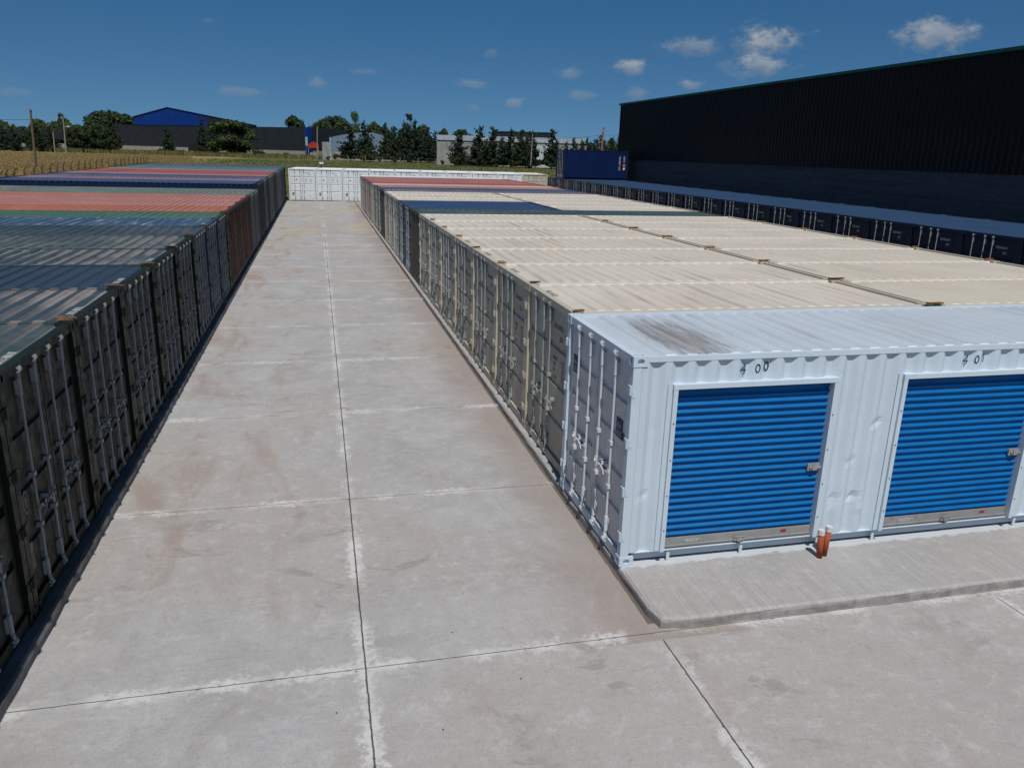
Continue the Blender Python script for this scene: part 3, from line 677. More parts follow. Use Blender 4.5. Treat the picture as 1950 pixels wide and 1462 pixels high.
codesB = ['', 'FXLU 160125 4', 'FXLU 160131 8', 'FXLU 160148 0', 'FXLU 160152 9', 'FXLU 160160 3', 'FXLU 160177 5', 'FXLU 160183 1']
DKB = metal('grey_brown_paint', (.055, .052, .042), rust=.1, fade=.3)
RB = dict(g='containers in the right block')
def pair(i, lab1, lab2, pL, rL, pR=None, rR=None, **k):
    y = .06+2.5104*i; kk = dict(k); kk['wide'] = 1.02; kk['rail'] = rL
    container(lab1, (.09, y, 0), 0, LB-.03, 2.591, pL, rL, RB['g'], **kk)
    k2 = dict(k); k2.update(closed_end=True, code=None, roofcode=None, lod=1 if i > 6 else 2)
    # its doors face the blue row, so it is turned round
    k3 = dict(k); k3.update(lod=1 if i > 6 else 2, roofcode=None, wide=1.02, rail=rR or rL)
    container(lab2, (12.12, y+CW, 0), math.pi, LB-.03, 2.591, pR or pL, rR or rL, RB['g'], **k3)
for i in range(1, 8):
    pair(i, f'beige container with doors on the lane, {ORD[i]} behind the white one', f'beige container in the column beside the navy row, {ORD[i]} behind the white one',
         BEIGE, ROOFB, lod=2 if i < 6 else 2, rods=3, ng=3, ink=INKD, code=codesB[i], roofcode=codesB[i][:11] if i < 5 else None, roofink=INKD, blocks=i < 6)
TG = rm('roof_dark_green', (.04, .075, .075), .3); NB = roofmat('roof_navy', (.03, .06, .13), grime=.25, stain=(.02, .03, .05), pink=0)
container('long dark green roofed container crossing the right block behind the beige ones', (.09, .06+2.5104*8, 0), 0, 12.06, 2.591, DKB, TG, RB['g'], lod=2, closed_end=True, wide=1.02, rail=TG)
for j, i in enumerate((9, 10)):
    pair(i, f'container with ribbed navy roof at the lane, {("nearer", "farther")[j]} of the two', f'beige container beside the navy roofed pair, {("nearer", "farther")[j]} of the two', BLUD, NB, BEIGE, ROOFB, lod=1, rods=3, ink=INKW, code='TGHU 2715%d 6' % (30+j))
for j, i in enumerate((11, 12, 13)):
    pair(i, f'beige container at the lane beyond the navy roofed pair, {ORD[j+1]} of three', f'beige container by the navy row beyond the dark green roof, {ORD[j+1]} of three', BEIGE, ROOFB, lod=1, rods=3, ink=INKD, code='FXLU 1602%d 6' % (30+j*7), blocks=False)
farR = [(14, DKB, rm('roof_blue_brown', (.12, .11, .13), .6), 'brown and blue', 1), (15, BLUD, rm('roof_blue', (.045, .08, .16), .1), 'dark blue', 0), (16, BRND, rm('roof_pale_red', (.34, .165, .14), .2), 'pale red', 0),
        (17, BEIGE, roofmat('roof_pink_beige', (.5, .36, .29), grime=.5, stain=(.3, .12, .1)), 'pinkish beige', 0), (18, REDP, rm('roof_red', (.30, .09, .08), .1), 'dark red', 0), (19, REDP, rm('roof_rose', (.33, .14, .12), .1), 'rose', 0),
        (20, REDP, rm('roof_rose', (.33, .14, .12), .1), 'rose', 0), (21, REDP, rm('roof_rose', (.33, .14, .12), .1), 'rose', 0), (22, REDP, rm('roof_rose', (.33, .14, .12), .1), 'rose', 0), (23, WHITEN, ROOFW2, 'white', 0)]
for i, pm, rf, cw, cl in farR:
    container(f'{cw} roofed container at the far end of the right block, {ORD[i-13]} of ten', (.09, .06+2.5104*i, 0), 0, 12.06, 2.591, pm, rf, RB['g'], lod=1, rods=3 if i % 2 else 4,
              closed_end=bool(cl), code='CAIU 22%d 4' % (400+i*11) if not cl else None, blocks=False, ink=INKD if pm in (BEIGE, WHITEN) else INKG, wide=1.02, rail=rf)

# ------------------------------------------------------------------ navy row by the warehouse (doors face -x)
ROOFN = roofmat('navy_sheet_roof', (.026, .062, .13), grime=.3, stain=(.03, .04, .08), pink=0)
cn = ['853218 5', '853102 4', '853176 0', '851692 9', '852498 7', '853154 2', '853216 3', '853121 0', '852407 8', '851538 6', '853340 1', '852211 7', '853009 5', '851774 2', '852660 8', '853287 4', '851905 3', '852832 0', '853468 9', '851619 1', '852050 6', '853191 7', '852345 2', '853020 4']
for n_, i in enumerate(range(-2, 22)):
    container(f'navy container in the row beside the black warehouse, {ORD[n_+1]} from the near end', (18.03, 12.555+2.4367*i, 0), 0, 6.058, 2.591, NAVY, ROOFN, 'navy containers beside the warehouse',
              lod=1, rail=ROOFN, rods=3, ink=INKW, code='FCBU '+cn[n_], code2='22G1', blocks=False)
STB = metal('royal_blue_paint', (.0015, .010, .055), rough=.5, rust=.02, fade=.2)
sb = container('blue container stacked on top of the navy row near its far end', (18.03, 12.555+2.4367*20, 2.6), 0, 6.058, 2.53, STB, rm('roof_blue', (.045, .08, .16), .1), None, lod=1, rods=4, ink=INKG, code='FCBU 850077 1')
text('lettering', 'FCBU 850077 1 22G1', .2, INKW, sb, (5.2, -.001, 2.05), (0, 0, -1), (1, 0, 0), .62)
text('lettering', 'FCBU 85', .2, INKW, sb, (5.62, -.001, 2.05), (0, 0, -1), (1, 0, 0), .62)
q_ = MB(); q_.box(5.58, 5.8, -.004, .0, 1.15, 1.4); ob('orange_sign', q_.mesh('orange_sign'), plain('orange_red_paint', (.6, .12, .04)), sb)
q_ = MB(); q_.add([(5.6, -.003, 1.08), (5.8, -.003, 1.08), (5.8, -.003, .95), (5.7, -.003, .85), (5.6, -.003, .95)], [(0, 1, 2, 3, 4)]); ob('white_shield_sign', q_.mesh('white_shield_sign'), INKW, sb)

# ------------------------------------------------------------------ white row across the far end of the lane (doors face -y)
th = R(5.0)
for k in range(10):
    P0 = Vector((-6.0+2.47*(k+1)*math.cos(th), 70.5-2.47*(k+1)*math.sin(th), -.12))
    be = k == 9
    c = container(('beige container at the right end of the far white row' if be else f'white container across the end of the lane, {ORD[k+1]} from the left'), P0, math.pi/2-th, 6.058, 2.896,
              BEIGE if be else WHITEN, ROOFB if be else ROOFW2, 'containers across the far end', lod=1, rods=3, ng=3, ink=INKD, code='TIME 7%d 5' % (3304+k*13), code2='25G1', blocks=True, rodm=GALV)
    d = [q for q in c.children if q.name.split('.')[0] == 'door'][0]
    pl = MB(); pl.box(.044, .0475, CW-.48, CW-.28, .45, .75); ob('data_plate', pl.mesh('data_plate'), INKG, d)
    a_ = MB(); a_.add([(.047, CW-.72+.06*math.cos(t), 1.9+.06*math.sin(t)) for t in [i*math.pi/4 for i in range(8)]], [tuple(range(8))]); ob('round_mark', a_.mesh('round_mark'), INKD, d)

# ------------------------------------------------------------------ small yard things
ORG = metal('orange_pvc', (.30, .07, .03), rough=.6, rust=0, fade=.5, streak=.2); CAPM = plain('white_pvc_cap', (.62, .63, .63), .5)
for (x, y, h, tx, lb) in ((2.555, -.235, .33, -.02, 'orange standpipe with white cap, the front one of a pair on the slab'), (2.645, -.195, .345, .02, 'orange standpipe with white cap, the rear one of a pair by the wall')):
    m = MB(); m.tube((0, 0, -.01), (tx, 0, h), .038, n=24, cap=True); p_ = tag(ob('standpipe', m.mesh('standpipe'), ORG, loc=(x, y, 0)), lb, 'pipe', 'orange standpipes on the slab')
    for pl in p_.data.polygons: pl.use_smooth = len(pl.vertices) == 4
    m = MB(); m.tube((tx, 0, h-.015), (tx*1.08, 0, h+.045), .043, n=24); m.tube((tx*1.08, 0, h+.045), (tx*1.08, 0, h+.052), .034, n=24); ob('cap', m.mesh('cap'), CAPM, p_)
WOOD = plain('weathered_board', (.22, .13, .08), .85, var=.6, scale=18, bump=.5); WOODR = plain('rusty_board', (.30, .15, .06), .85, var=.6, scale=18, bump=.5)
def wedge(x, y, z, lb, seed, mat, s=1.):
    s *= .8
    r_ = random.Random(seed); m = MB()
    for j in range(3):
        l_, w_, a = r_.uniform(.2, .34)*s, r_.uniform(.018, .04)*s, r_.uniform(-.25, .25); ca, sa = math.cos(a), math.sin(a); zz = .002+j*.013; dx, dy = r_.uniform(-.03, .03), r_.uniform(-.05, .05)
        vs = [(dx+ca*u-sa*v, dy+sa*u+ca*v, zz+h) for h in (0, .011) for u, v in ((-l_/2, -w_), (l_/2, -w_*.6), (l_/2*.8, w_), (-l_/2, w_*.8))]
        m.add(vs, [(3, 2, 1, 0), (4, 5, 6, 7), (0, 1, 5, 4), (1, 2, 6, 5), (2, 3, 7, 6), (3, 0, 4, 7)])
    tag(ob('splintered_board', m.mesh('splintered_board'), mat, loc=(x, y, z)), lb, 'board', 'broken boards lying over the roof corners')
for k in range(0, 9): wedge(-6.42, .2+2.4996*k-.01, 2.596, f'broken board over the joint of two left row roofs, {ORD[k+1]} from the camera', 50+k, WOOD)
for k in range(1, 8): wedge(.2, .03+2.5104*k, 2.596, f'rusty board scrap on a roof corner at the lane side, {ORD[k]} from the white container', 80+k, WOODR, .8)
for k in range(1, 8): wedge(6.1, .03+2.5104*k, 2.596, f'rusty board scraps where four beige roofs meet, {ORD[k]} from the white container', 110+k, WOODR, 1.25)
for k in range(2, 8): wedge(12.0, .03+2.5104*k, 2.596, f'rusty board scrap on a roof corner by the navy row, {ORD[k-1]} from the front', 140+k, WOODR, .9)
ST = plain('dark_pebble', (.06, .05, .045), .9, bump=.5)
for j, (x, y) in enumerate(((-3.35, -1.75), (-2.14, -.75), (-3.15, -1.2), (-2.45, -2.15), (-1.62, -1.62))):
    bm = bmesh.new(); bmesh.ops.create_icosphere(bm, subdivisions=2, radius=.007)
    for v in bm.verts: v.co = Vector((v.co.x*1.3, v.co.y, v.co.z*.6))*rnd.uniform(.75, 1.2)
    me = bpy.data.meshes.new('pebble'); bm.to_mesh(me); bm.free(); me.materials.append(None)
    tag(ob('pebble', me, ST, loc=(x, y, -.112)), ['dark pebble left of the lane joint near the camera', 'dark pebble right of the lane joint below the cross joint', 'dark pebble lying at the crossing of two joints', 'dark pebble right of the joint at the bottom', 'small dark pebble toward the slab corner'][j], 'pebble', 'pebbles on the concrete')
m = MB(); m.tube((0, 0, 0), (0, 0, .35), .03); m.box(-.22, .22, -.12, .1, .35, .6); fl = tag(ob('floodlight', m.mesh('floodlight'), plain('flood_black', (.02, .02, .02)), loc=(-2.9, 74.6, 2.77)), 'small black floodlight on top of the white row', 'floodlight')
ob('lamp_glass', MB().box(-.2, .2, -.14, -.12, .37, .58).mesh('lamp_glass'), INKW, fl)

# ------------------------------------------------------------------ warehouse on the right
BLK = plain('black_cladding', (.0028, .0034, .0045), .45, var=.35, scale=.6, bump=.02)
def blockwall():
    m, t, b = newmat('dark_block_wall'); p = world_pos(t)
    cb = t.n('ShaderNodeCombineXYZ'); s_ = t.sep(p); t.put(cb.inputs[0], s_[1]); t.put(cb.inputs[1], s_[2])
    br = t.n('ShaderNodeTexBrick'); t.put(br.inputs['Vector'], cb.outputs[0]); br.inputs['Scale'].default_value = 1; br.inputs['Brick Width'].default_value = .4; br.inputs['Row Height'].default_value = .2; br.inputs['Mortar Size'].default_value = .008
    br.inputs['Color1'].default_value = (.085, .083, .083, 1); br.inputs['Color2'].default_value = (.066, .065, .066, 1); br.inputs['Mortar'].default_value = (.046, .046, .047, 1)
    n = t.noise(t.scl(p, 1, .15, 3), 1, 6, .65)
    t.put(b.inputs['Base Color'], t.mix(t.step(n, .45, .65, 0, .6), br.outputs[0], (.036, .036, .037))); b.inputs['Roughness'].default_value = .9
    t.put(b.inputs['Normal'], t.bump(n, .3, .02)); return m
wh = empty('warehouse', (25.0, 20, -.15), label='huge black clad warehouse with a dark block base on the right', cat='warehouse')
Y0, Y1, EZ, BZ = -90., 66., 9.5, 4.65
def wob_(name, mb, mat, smooth=False, fix=True): return ob(name, mb.mesh(name, smooth, fix), mat, wh)
m = MB(); m.box(0.0, 45, Y0-20, Y1-20-.02, -.1, BZ); wob_('base_wall', m, blockwall())
P = corr(.36, .045, Y0, Y1, fl=.18, sl=.12)
m = MB(); m.strip(P, lambda u, d: (-.11+d, u-20, BZ-.1), lambda u, d: (-.11+d, u-20, EZ)); m.quad((-.07, Y0-20, BZ-.1), (.02, Y0-20, BZ-.1), (.02, Y1-20, BZ-.1), (-.07, Y1-20, BZ-.1))
wob_('cladding', m, BLK, fix=False)
m = MB(); P2 = corr(.36, .045, 0, 45, fl=.18, sl=.12)
m.strip(P2, lambda u, d: (u-.07, Y1-20+.05-d, BZ-.1), lambda u, d: (u-.07, Y1-20+.05-d, EZ)); m.box(-.13, .02, Y1-20-.06, Y1-20+.06, BZ-.1, EZ); wob_('end_cladding', m, BLK, fix=False)
m = MB(); m.quad((-.25, Y0-20, EZ+.06), (22.5, Y0-20, EZ+2.4), (22.5, Y1-20+.2, EZ+2.4), (-.25, Y1-20+.2, EZ+.06)); m.quad((22.5, Y0-20, EZ+2.4), (45.2, Y0-20, EZ+.06), (45.2, Y1-20+.2, EZ+.06), (22.5, Y1-20+.2, EZ+2.4))
m.add([(0, Y1-20, EZ), (45, Y1-20, EZ), (22.5, Y1-20, EZ+2.38)], [(0, 1, 2)]); wob_('roof', m, plain('roof_sheet', (.15, .17, .18), .5))
m = MB(); m.box(-.26, -.12, Y0-20, Y1-20+.2, EZ-.05, EZ+.1); wob_('gutter', m, plain('teal_gutter', (.008, .07, .064), .5))

# ------------------------------------------------------------------ far industrial buildings
def bld(name, loc, rz, label): return empty(name, loc, rz, label=label, cat='industrial building', group='factory halls beyond the meadow')
# hall A : facade from (-110,458) to (-8.4,404)... local x along facade
A0 = Vector((-125.5, 498.0, -.2)); A1 = Vector((-8.4, 404.4, -.2)); dA = A1-A0; LA = dA.length; rA = math.atan2(dA.y, dA.x)
h = bld('factory_hall', A0, rA, 'long black hall with a royal blue gable behind the big tree')
m = MB(); m.box(0, LA, 0, 60, 0, 3.2); ob('base_wall', m.mesh('base_wall'), plain('pale_block', (.30, .28, .26), .9, scale=.5), h)
m = MB(); P = corr(1.2, .1, 0, LA, fl=.3, sl=.1); m.strip(P, lambda u, d: (u, -.15+d, 3.2), lambda u, d: (u, -.15+d, 14.0)); m.box(0.01, LA-.01, .01, 60, 3.2, 13.95)
ob('cladding', m.mesh('cladding'), plain('charcoal_cladding', (.022, .027, .033), .5, scale=.3), h)
gx0, gx1, gxa = LA*.225, LA*.80, LA*.40
vd = Matrix.Rotation(-rA, 3, 'Z') @ (A0.lerp(A1, .4)-Vector((-3.3, -7.8, 0))).normalized(); bx_, by_ = vd.x*45-3, vd.y*45; gm = LA*.58; zm = 23.0+(14.6-23.0)*(gm-gxa)/(gx1-gxa)
m = MB(); m.add([(gx0, -.3, 14.05), (gx1, -.3, 14.05), (gx1, -.3, 14.6), (gxa, -.3, 23.0), (gx0, -.3, 18.4), (gx0+bx_, by_, 14.05), (gx1+bx_, by_, 14.05), (gx1+bx_, by_, 14.6), (gxa+bx_, by_, 23.0), (gx0+bx_, by_, 18.4)],
    [(0, 1, 2, 3, 4), (9, 8, 7, 6, 5), (0, 4, 9, 5), (1, 6, 7, 2), (0, 5, 6, 1)]); ob('blue_gable', m.mesh('blue_gable'), plain('royal_blue_cladding', (.004, .035, .21), .5, scale=.2), h)
ob('dark_gable', MB().add([(gm, -.4, 14.04), (gx1, -.4, 14.04), (gx1, -.4, 14.55), (gm, -.4, zm-.1)], [(0, 1, 2, 3)]).mesh('dark_gable'), plain('charcoal_cladding', (.022, .027, .033)), h)
m = MB(); m.quad((gx0-.5, -.8, 18.3), (gxa, -.8, 23.2), (gxa+bx_, by_, 23.2), (gx0-.5+bx_, by_, 18.3)); m.quad((gxa, -.8, 23.2), (gx1+.5, -.8, 14.7), (gx1+.5+bx_, by_, 14.7), (gxa+bx_, by_, 23.2)); ob('roof', m.mesh('roof'), plain('pale_roof_sheet', (.42, .46, .5), .4), h)
m = MB(); m.box(LA-.01, LA+1.6, -.2, 3, 2.0, 14.2); ob('corner_cladding', m.mesh('corner_cladding'), plain('royal_blue_cladding', (.004, .035, .21)), h)
m = MB(); m.box(LA+.2, LA+1.5, -.26, -.21, 5.6, 9.6); ob('white_sign', m.mesh('white_sign'), INKW, h)
for vx in (LA*.63, LA*.65):
    m = MB(); m.tube((vx, 3, 14), (vx, 3, 15.0), .4); m.tube((vx, 3, 15.0), (vx, 3, 15.6), .7, .2); ob('roof_vent', m.mesh('roof_vent'), GALVW, h)
m = MB(); m.box(LA*.48, LA*.54, -.2, -.16, 0, 5); ob('door', m.mesh('door'), plain('hall_door_dark', (.02, .02, .025)), h)
# B low hall far left
h = bld('low_hall', (-175, 402, -.2), R(-8), 'low dark roofed hall at the far left behind trees')
ob('wall', MB().box(0, 70, 0, 30, 0, 3.6).mesh('wall'), plain('pale_block', (.30, .28, .26)), h); ob('roof', MB().box(-1, 71, -1, 31, 5.2, 8.6).mesh('roof'), plain('charcoal_cladding', (.022, .027, .033)), h)
ob('shadow_gap_wall', MB().box(.5, 69.5, .5, 29, 3.6, 5.2).mesh('upper_wall'), plain('hall_door_dark', (.02, .02, .025)), h)
# C blue grey shed
h = bld('metal_shed', (2.4, 345.0, -.2), R(-8), 'light blue grey shed with a curved roof behind the dark trees')
SB = plain('blue_grey_sheet', (.17, .24, .31), .5, var=.3, scale=1.5)
m = MB(); top = [(0, 9.0), (3, 9.8), (8.5, 10.9), (14, 11.4), (18, 11.5), (21, 10.4), (24, 8.4)]
vs = [(x, 0, 3.2) for x, z in top]+[(x, 0, z) for x, z in top]+[(x, 40, 3.2) for x, z in top]+[(x, 40, z) for x, z in top]; n = len(top); fs = []
for i in range(n-1): fs += [(i, i+1, n+i+1, n+i), (2*n+i, 3*n+i, 3*n+i+1, 2*n+i+1), (n+i, n+i+1, 3*n+i+1, 3*n+i)]
fs += [(0, n, 3*n, 2*n), (n-1, 3*n-1, 4*n-1, 2*n-1)]; m.add(vs, fs); ob('cladding', m.mesh('cladding'), SB, h)
ob('base_wall', MB().box(-.1, 34, -.1, 40, 0, 3.2).mesh('base_wall'), plain('beige_block', (.34, .29, .22), .9, scale=.5), h)
m = MB(); m.tube((0, -.1, 0), (0, -.1, 9.2), .18); ob('downpipe', m.mesh('downpipe'), INKW, h)
for xw, zw in ((4.5, 4.6), (22.0, 6.6)):
    f = ob('window', MB().box(xw-.15, xw+1.75, -.08, .02, zw-.15, zw+1.75).mesh('window'), INKW, h); ob('pane', MB().box(xw, xw+1.6, -.12, -.06, zw, zw+1.6).mesh('pane'), plain('dark_pane', (.02, .025, .03), .15), f)
ob('lean_to', MB().box(-3.6, -.2, 2, 8, 0, 7.2).mesh('lean_to'), plain('grey_sheet', (.30, .31, .32)), h)
# D grey factory
h = bld('grey_factory', (39.6, 289.0, -.2), R(-14.5), 'long grey factory with a pale upper band behind the right pine trees')
ob('wall', MB().box(0, 55, 0, 30, 0, 8.4).mesh('wall'), plain('grey_panel', (.30, .30, .285), .85, scale=.4), h)
ob('cornice', MB().box(-.1, 55.1, -.12, 30, 8.4, 8.7).mesh('cornice'), plain('hall_door_dark', (.02, .02, .025)), h)
m = MB(); P = corr(.9, .08, 0, 55); m.strip(P, lambda u, d: (u, -.05+d, 8.7), lambda u, d: (u, -.05+d, 10.5)); m.box(.01, 54.9, .06, 30, 8.7, 10.45); ob('upper_band', m.mesh('upper_band'), plain('translucent_sheet', (.40, .46, .50), .4, var=.35, scale=1), h)
ob('canopy', MB().box(7.5, 21, -2.5, 0, 3.0, 3.3).mesh('canopy'), plain('hall_door_dark', (.02, .02, .025)), h)
for xx in (2.0, 9.6, 17, 24, 31, 38): ob('downpipe', MB().tube((xx, -.12, 0), (xx, -.12, 8.4), .09).mesh('downpipe'), GALV, h)
dd = ob('red_door', MB().box(26.8, 29.8, -.16, -.13, 0, 4.4).mesh('red_door'), plain('dark_red_door', (.12, .01, .012)), h)
ob('white_annex', MB().box(36.5, 42.0, -2.0, 0, 0, 7.6).mesh('white_annex'), plain('white_render', (.5, .56, .58)), h)
h = bld('black_hall', (69.8, 331, -.2), R(-14.5), 'black flat topped hall rising behind the grey factory'); ob('cladding', MB().box(0, 25, 0, 30, 0, 13.2).mesh('cladding'), plain('charcoal_cladding', (.022, .027, .033)), h)
ob('roof_edge', MB().box(-.2, 25.2, -.2, 30, 13.2, 13.6).mesh('roof_edge'), plain('teal_gutter', (.008, .07, .064)), h)
m = MB(); m.tube((0, 0, 0), (0, 0, 24.2), .12, .05); tag(ob('radio_mast', m.mesh('radio_mast'), GALV, loc=(119.7, 451, -.2)), 'thin radio mast rising over the black hall', 'mast')
# red shelter and small white shed by the hall corner
h = empty('red_shelter', (-4.8, 396, -.2), 0, label='red roofed shelter beside the blue corner of the hall', cat='shelter')
m = MB(); m.add([(-2.4, 0, 4.6), (2.8, 0, 4.6), (2.4, 0, 6.4), (.2, 0, 7.6), (-2.4, 0, 6.0), (-2.4, 4, 4.6), (2.8, 4, 4.6), (2.4, 4, 6.4), (.2, 4, 7.6), (-2.4, 4, 6.0)], [(0, 1, 2, 3, 4), (9, 8, 7, 6, 5), (0, 4, 9, 5), (1, 6, 7, 2), (4, 3, 8, 9), (3, 2, 7, 8), (0, 5, 6, 1)]); ob('roof', m.mesh('roof'), plain('bright_red_sheet', (.42, .035, .02)), h)
for x in (-2.2, 2.4): ob('post', MB().tube((x, .2, 0), (x, .2, 4.6), .12).mesh('post'), GALV, h)
ob('stored_goods', MB().box(-1.6, 1.8, .5, 3, 0, 2.4).mesh('stored_goods'), plain('beige_block', (.34, .29, .22)), h)
def car(x, y, rz, col, lb, z=-.2):
    r_ = empty('parked_car', (x, y, z), rz, label=lb, cat='car')
    m = MB(); pr = [(-2.1, .35), (-2.15, .8), (-1.5, .95), (-.9, 1.45), (.7, 1.45), (1.3, .98), (2.05, .82), (2.1, .35)]
    vs = [(a, s_*.85, b_) for s_ in (-1, 1) for a, b_ in pr]; n = len(pr); m.add(vs, [tuple(range(n)), tuple(range(n, 2*n))[::-1]]+[(i, (i+1) % n, n+(i+1) % n, n+i) for i in range(n)]); ob('body', m.mesh('body'), plain('car_paint_'+lb.split()[0], col, .25), r_)
    ob('window', MB().add([(-1.3, -.87, 1.0), (1.1, -.87, 1.0), (.6, -.87, 1.38), (-.85, -.87, 1.38)], [(0, 1, 2, 3)]).mesh('window'), DARK, r_)
    for a in (-1.3, 1.35):
        for s_ in (-1, 1): ob('wheel', MB().tube((a, s_*.7, .33), (a, s_*.88, .33), .33, n=14).mesh('wheel'), DARK, r_)
car(-85, 424, R(-35), (.5, .5, .5), 'white car parked before the black hall beside the conifer')
car(-63, 414, R(-35), (.35, .36, .36), 'silver car parked before the black hall near the big tree')

# ------------------------------------------------------------------ poles, wires, fence
def pole(x, y, h, r, lb, mat, cat='pole', extra=None, name='utility_pole', lean=2.0):
    p_ = empty(name, (x, y, -.2), 0, label=lb, cat=cat)
    p_.rotation_euler = (0, R(lean), 0); p_.location.x += h*math.sin(R(-lean)); ob('shaft', MB().tube((0, 0, -.3), (0, 0, h), r, r*.7, 10).mesh('shaft'), mat, p_)
    if extra: extra(p_, h)
    return p_
CP = plain('concrete_post', (.27, .25, .21), .9, scale=3); WP = plain('timber_post', (.13, .10, .065), .9, scale=3); RP_ = plain('red_brown_post', (.33, .13, .06), .9, scale=3)
def ins(p_, h):
    for dz in (.25, 1.6): ob('insulator', MB().tube((.22, 0, h-dz), (.22, 0, h-dz-.2), .06).mesh('insulator'), DARK, p_)
def lamp(p_, h): ob('lamp_arm', MB().tube((0, 0, h*.72), (1.6, 0, h*.74), .06).box(1.2, 2.1, -.15, .15, h*.73, h*.76).mesh('lamp_arm'), INKW, p_)
pole(-52.9, 156.5, 10.05, .24, 'tall timber pole standing in the dry field behind the left row', WP, extra=ins)
pole(-97.5, 340.6, 13.6, .26, 'concrete lamp pole at the field edge beside the feathery tree', CP, 'lamp pole', lamp)
pole(-85.1, 282, 7.6, .2, 'short pale concrete pole leaning at the left field edge', CP)
pole(-2.6, 349.3, 13.5, .26, 'concrete pole between the blue hall corner and the shed', CP)
pole(66.9, 256, 11.1, .2, 'grey pole in front of the white annex and the pines', CP)
pole(72.1, 201.4, 12.2, .3, 'red brown pole behind the stacked blue container', RP_, extra=ins)
pole(-7.6, 370.6, 9.0, .12, 'thin pole before the right end of the black hall', WP)
def wire(a, b_, sag, lb, r=.035):
    a, b_ = Vector(a), Vector(b_); pts = [a.lerp(b_, i/14)-Vector((0, 0, sag*4*(i/14)*(1-i/14))) for i in range(15)]
    tag(ob('overhead_wire', MB().path(pts, r, 4).mesh('overhead_wire'), DARK), lb, 'wire', 'overhead wires')
wire((-52.9, 156.5, 8.1), (-120, 120, 9), 1.2, 'wire running left from the timber pole in the field')
wire((-52.9, 156.5, 8.1), (-97.5, 340.6, 11), 2.5, 'wire from the timber pole to the lamp pole', .05)
wire((-97.5, 340.6, 9.5), (-2.6, 349.3, 9.2), 1.4, 'wire crossing in front of the blue gabled hall', .05)
wire((-97.5, 340.6, 7.8), (-2.6, 349.3, 8.0), 1.4, 'lower wire crossing in front of the blue gabled hall', .05)
wire((-2.6, 349.3, 9.2), (66.9, 256, 7.8), 1.0, 'wire crossing in front of the dark trees', .05)
wire((-2.6, 349.3, 7.4), (66.9, 256, 6.6), 1.0, 'lower wire crossing in front of the dark trees', .05)
wire((66.9, 256, 9.6), (72.1, 201.4, 10.0), .5, 'wire between the grey pole and the red brown pole', .04); wire((72.1, 201.4, 10.0), (105, 150, 10), .5, 'wire from the red brown pole to behind the warehouse', .04)
fm = MB(); fm.box(-.06, .06, -.06, .06, -.3, 2.1)
fm.add([(-.06, -.06, 2.1), (.06, -.06, 2.1), (.06, .06, 2.1), (-.06, .06, 2.1), (.22, -.05, 2.5), (.32, -.05, 2.46), (.32, .05, 2.46), (.22, .05, 2.5)], [(0, 1, 5, 4), (1, 2, 6, 5), (2, 3, 7, 6), (3, 0, 4, 7), (4, 5, 6, 7)])
fmesh = fm.mesh('shaft'); FL = [(-26.5, 56), (-29.4, 72), (-32.5, 97.9), (-34.8, 121.6), (-35.6, 141.2), (-37.2, 175)]
pts = []; acc = 0
for (ax, ay), (bx, by) in zip(FL, FL[1:]):
    L_ = math.hypot(bx-ax, by-ay); n = int(L_/4.0)
    for i in range(n): pts.append((ax+(bx-ax)*i/n, ay+(by-ay)*i/n))
for j, (x, y) in enumerate(pts):
    r_ = tag(ob('fence_post', fmesh, plain('brown_post', (.09, .07, .045), .9, scale=3), loc=(x, y, -.2), rot=(rnd.uniform(-.04, .04), rnd.uniform(-.05, .05), rnd.uniform(-.2, .2))), f'concrete fence post with bent top along the dry field, {ORD[j+1]} from the left' if j < 32 else 'concrete fence post with bent top at the far end of the line', 'fence post', 'fence posts along the dry field')
m = MB()
for z in (.35, .8, 1.25, 1.7): m.path([(x, y, z) for x, y in pts], .012, 3)
tag(ob('fence_wire', m.mesh('fence_wire'), GALV), 'strands of wire strung between the bent concrete posts', 'fence wire')
fp2 = [(x, 322-(x+20)*.62) for x in range(-10, 100, 6)]
bp_ = MB().box(-.08, .08, -.08, .08, -.3, 2.2).mesh('shaft')
for j, (x, y) in enumerate(fp2): tag(ob('fence_post', bp_, CP, loc=(x, y-6, -.2)), f'pale fence post along the far edge of the mown meadow, {ORD[j+1]} from the left', 'fence post', 'fence posts along the far meadow edge')
m = MB()
for z in (.5, 1.2, 1.9): m.path([(x, y-6, z) for x, y in fp2], .02, 3)
tag(ob('fence_wire', m.mesh('fence_wire'), GALV), 'wires of the fence along the far meadow edge', 'fence wire')

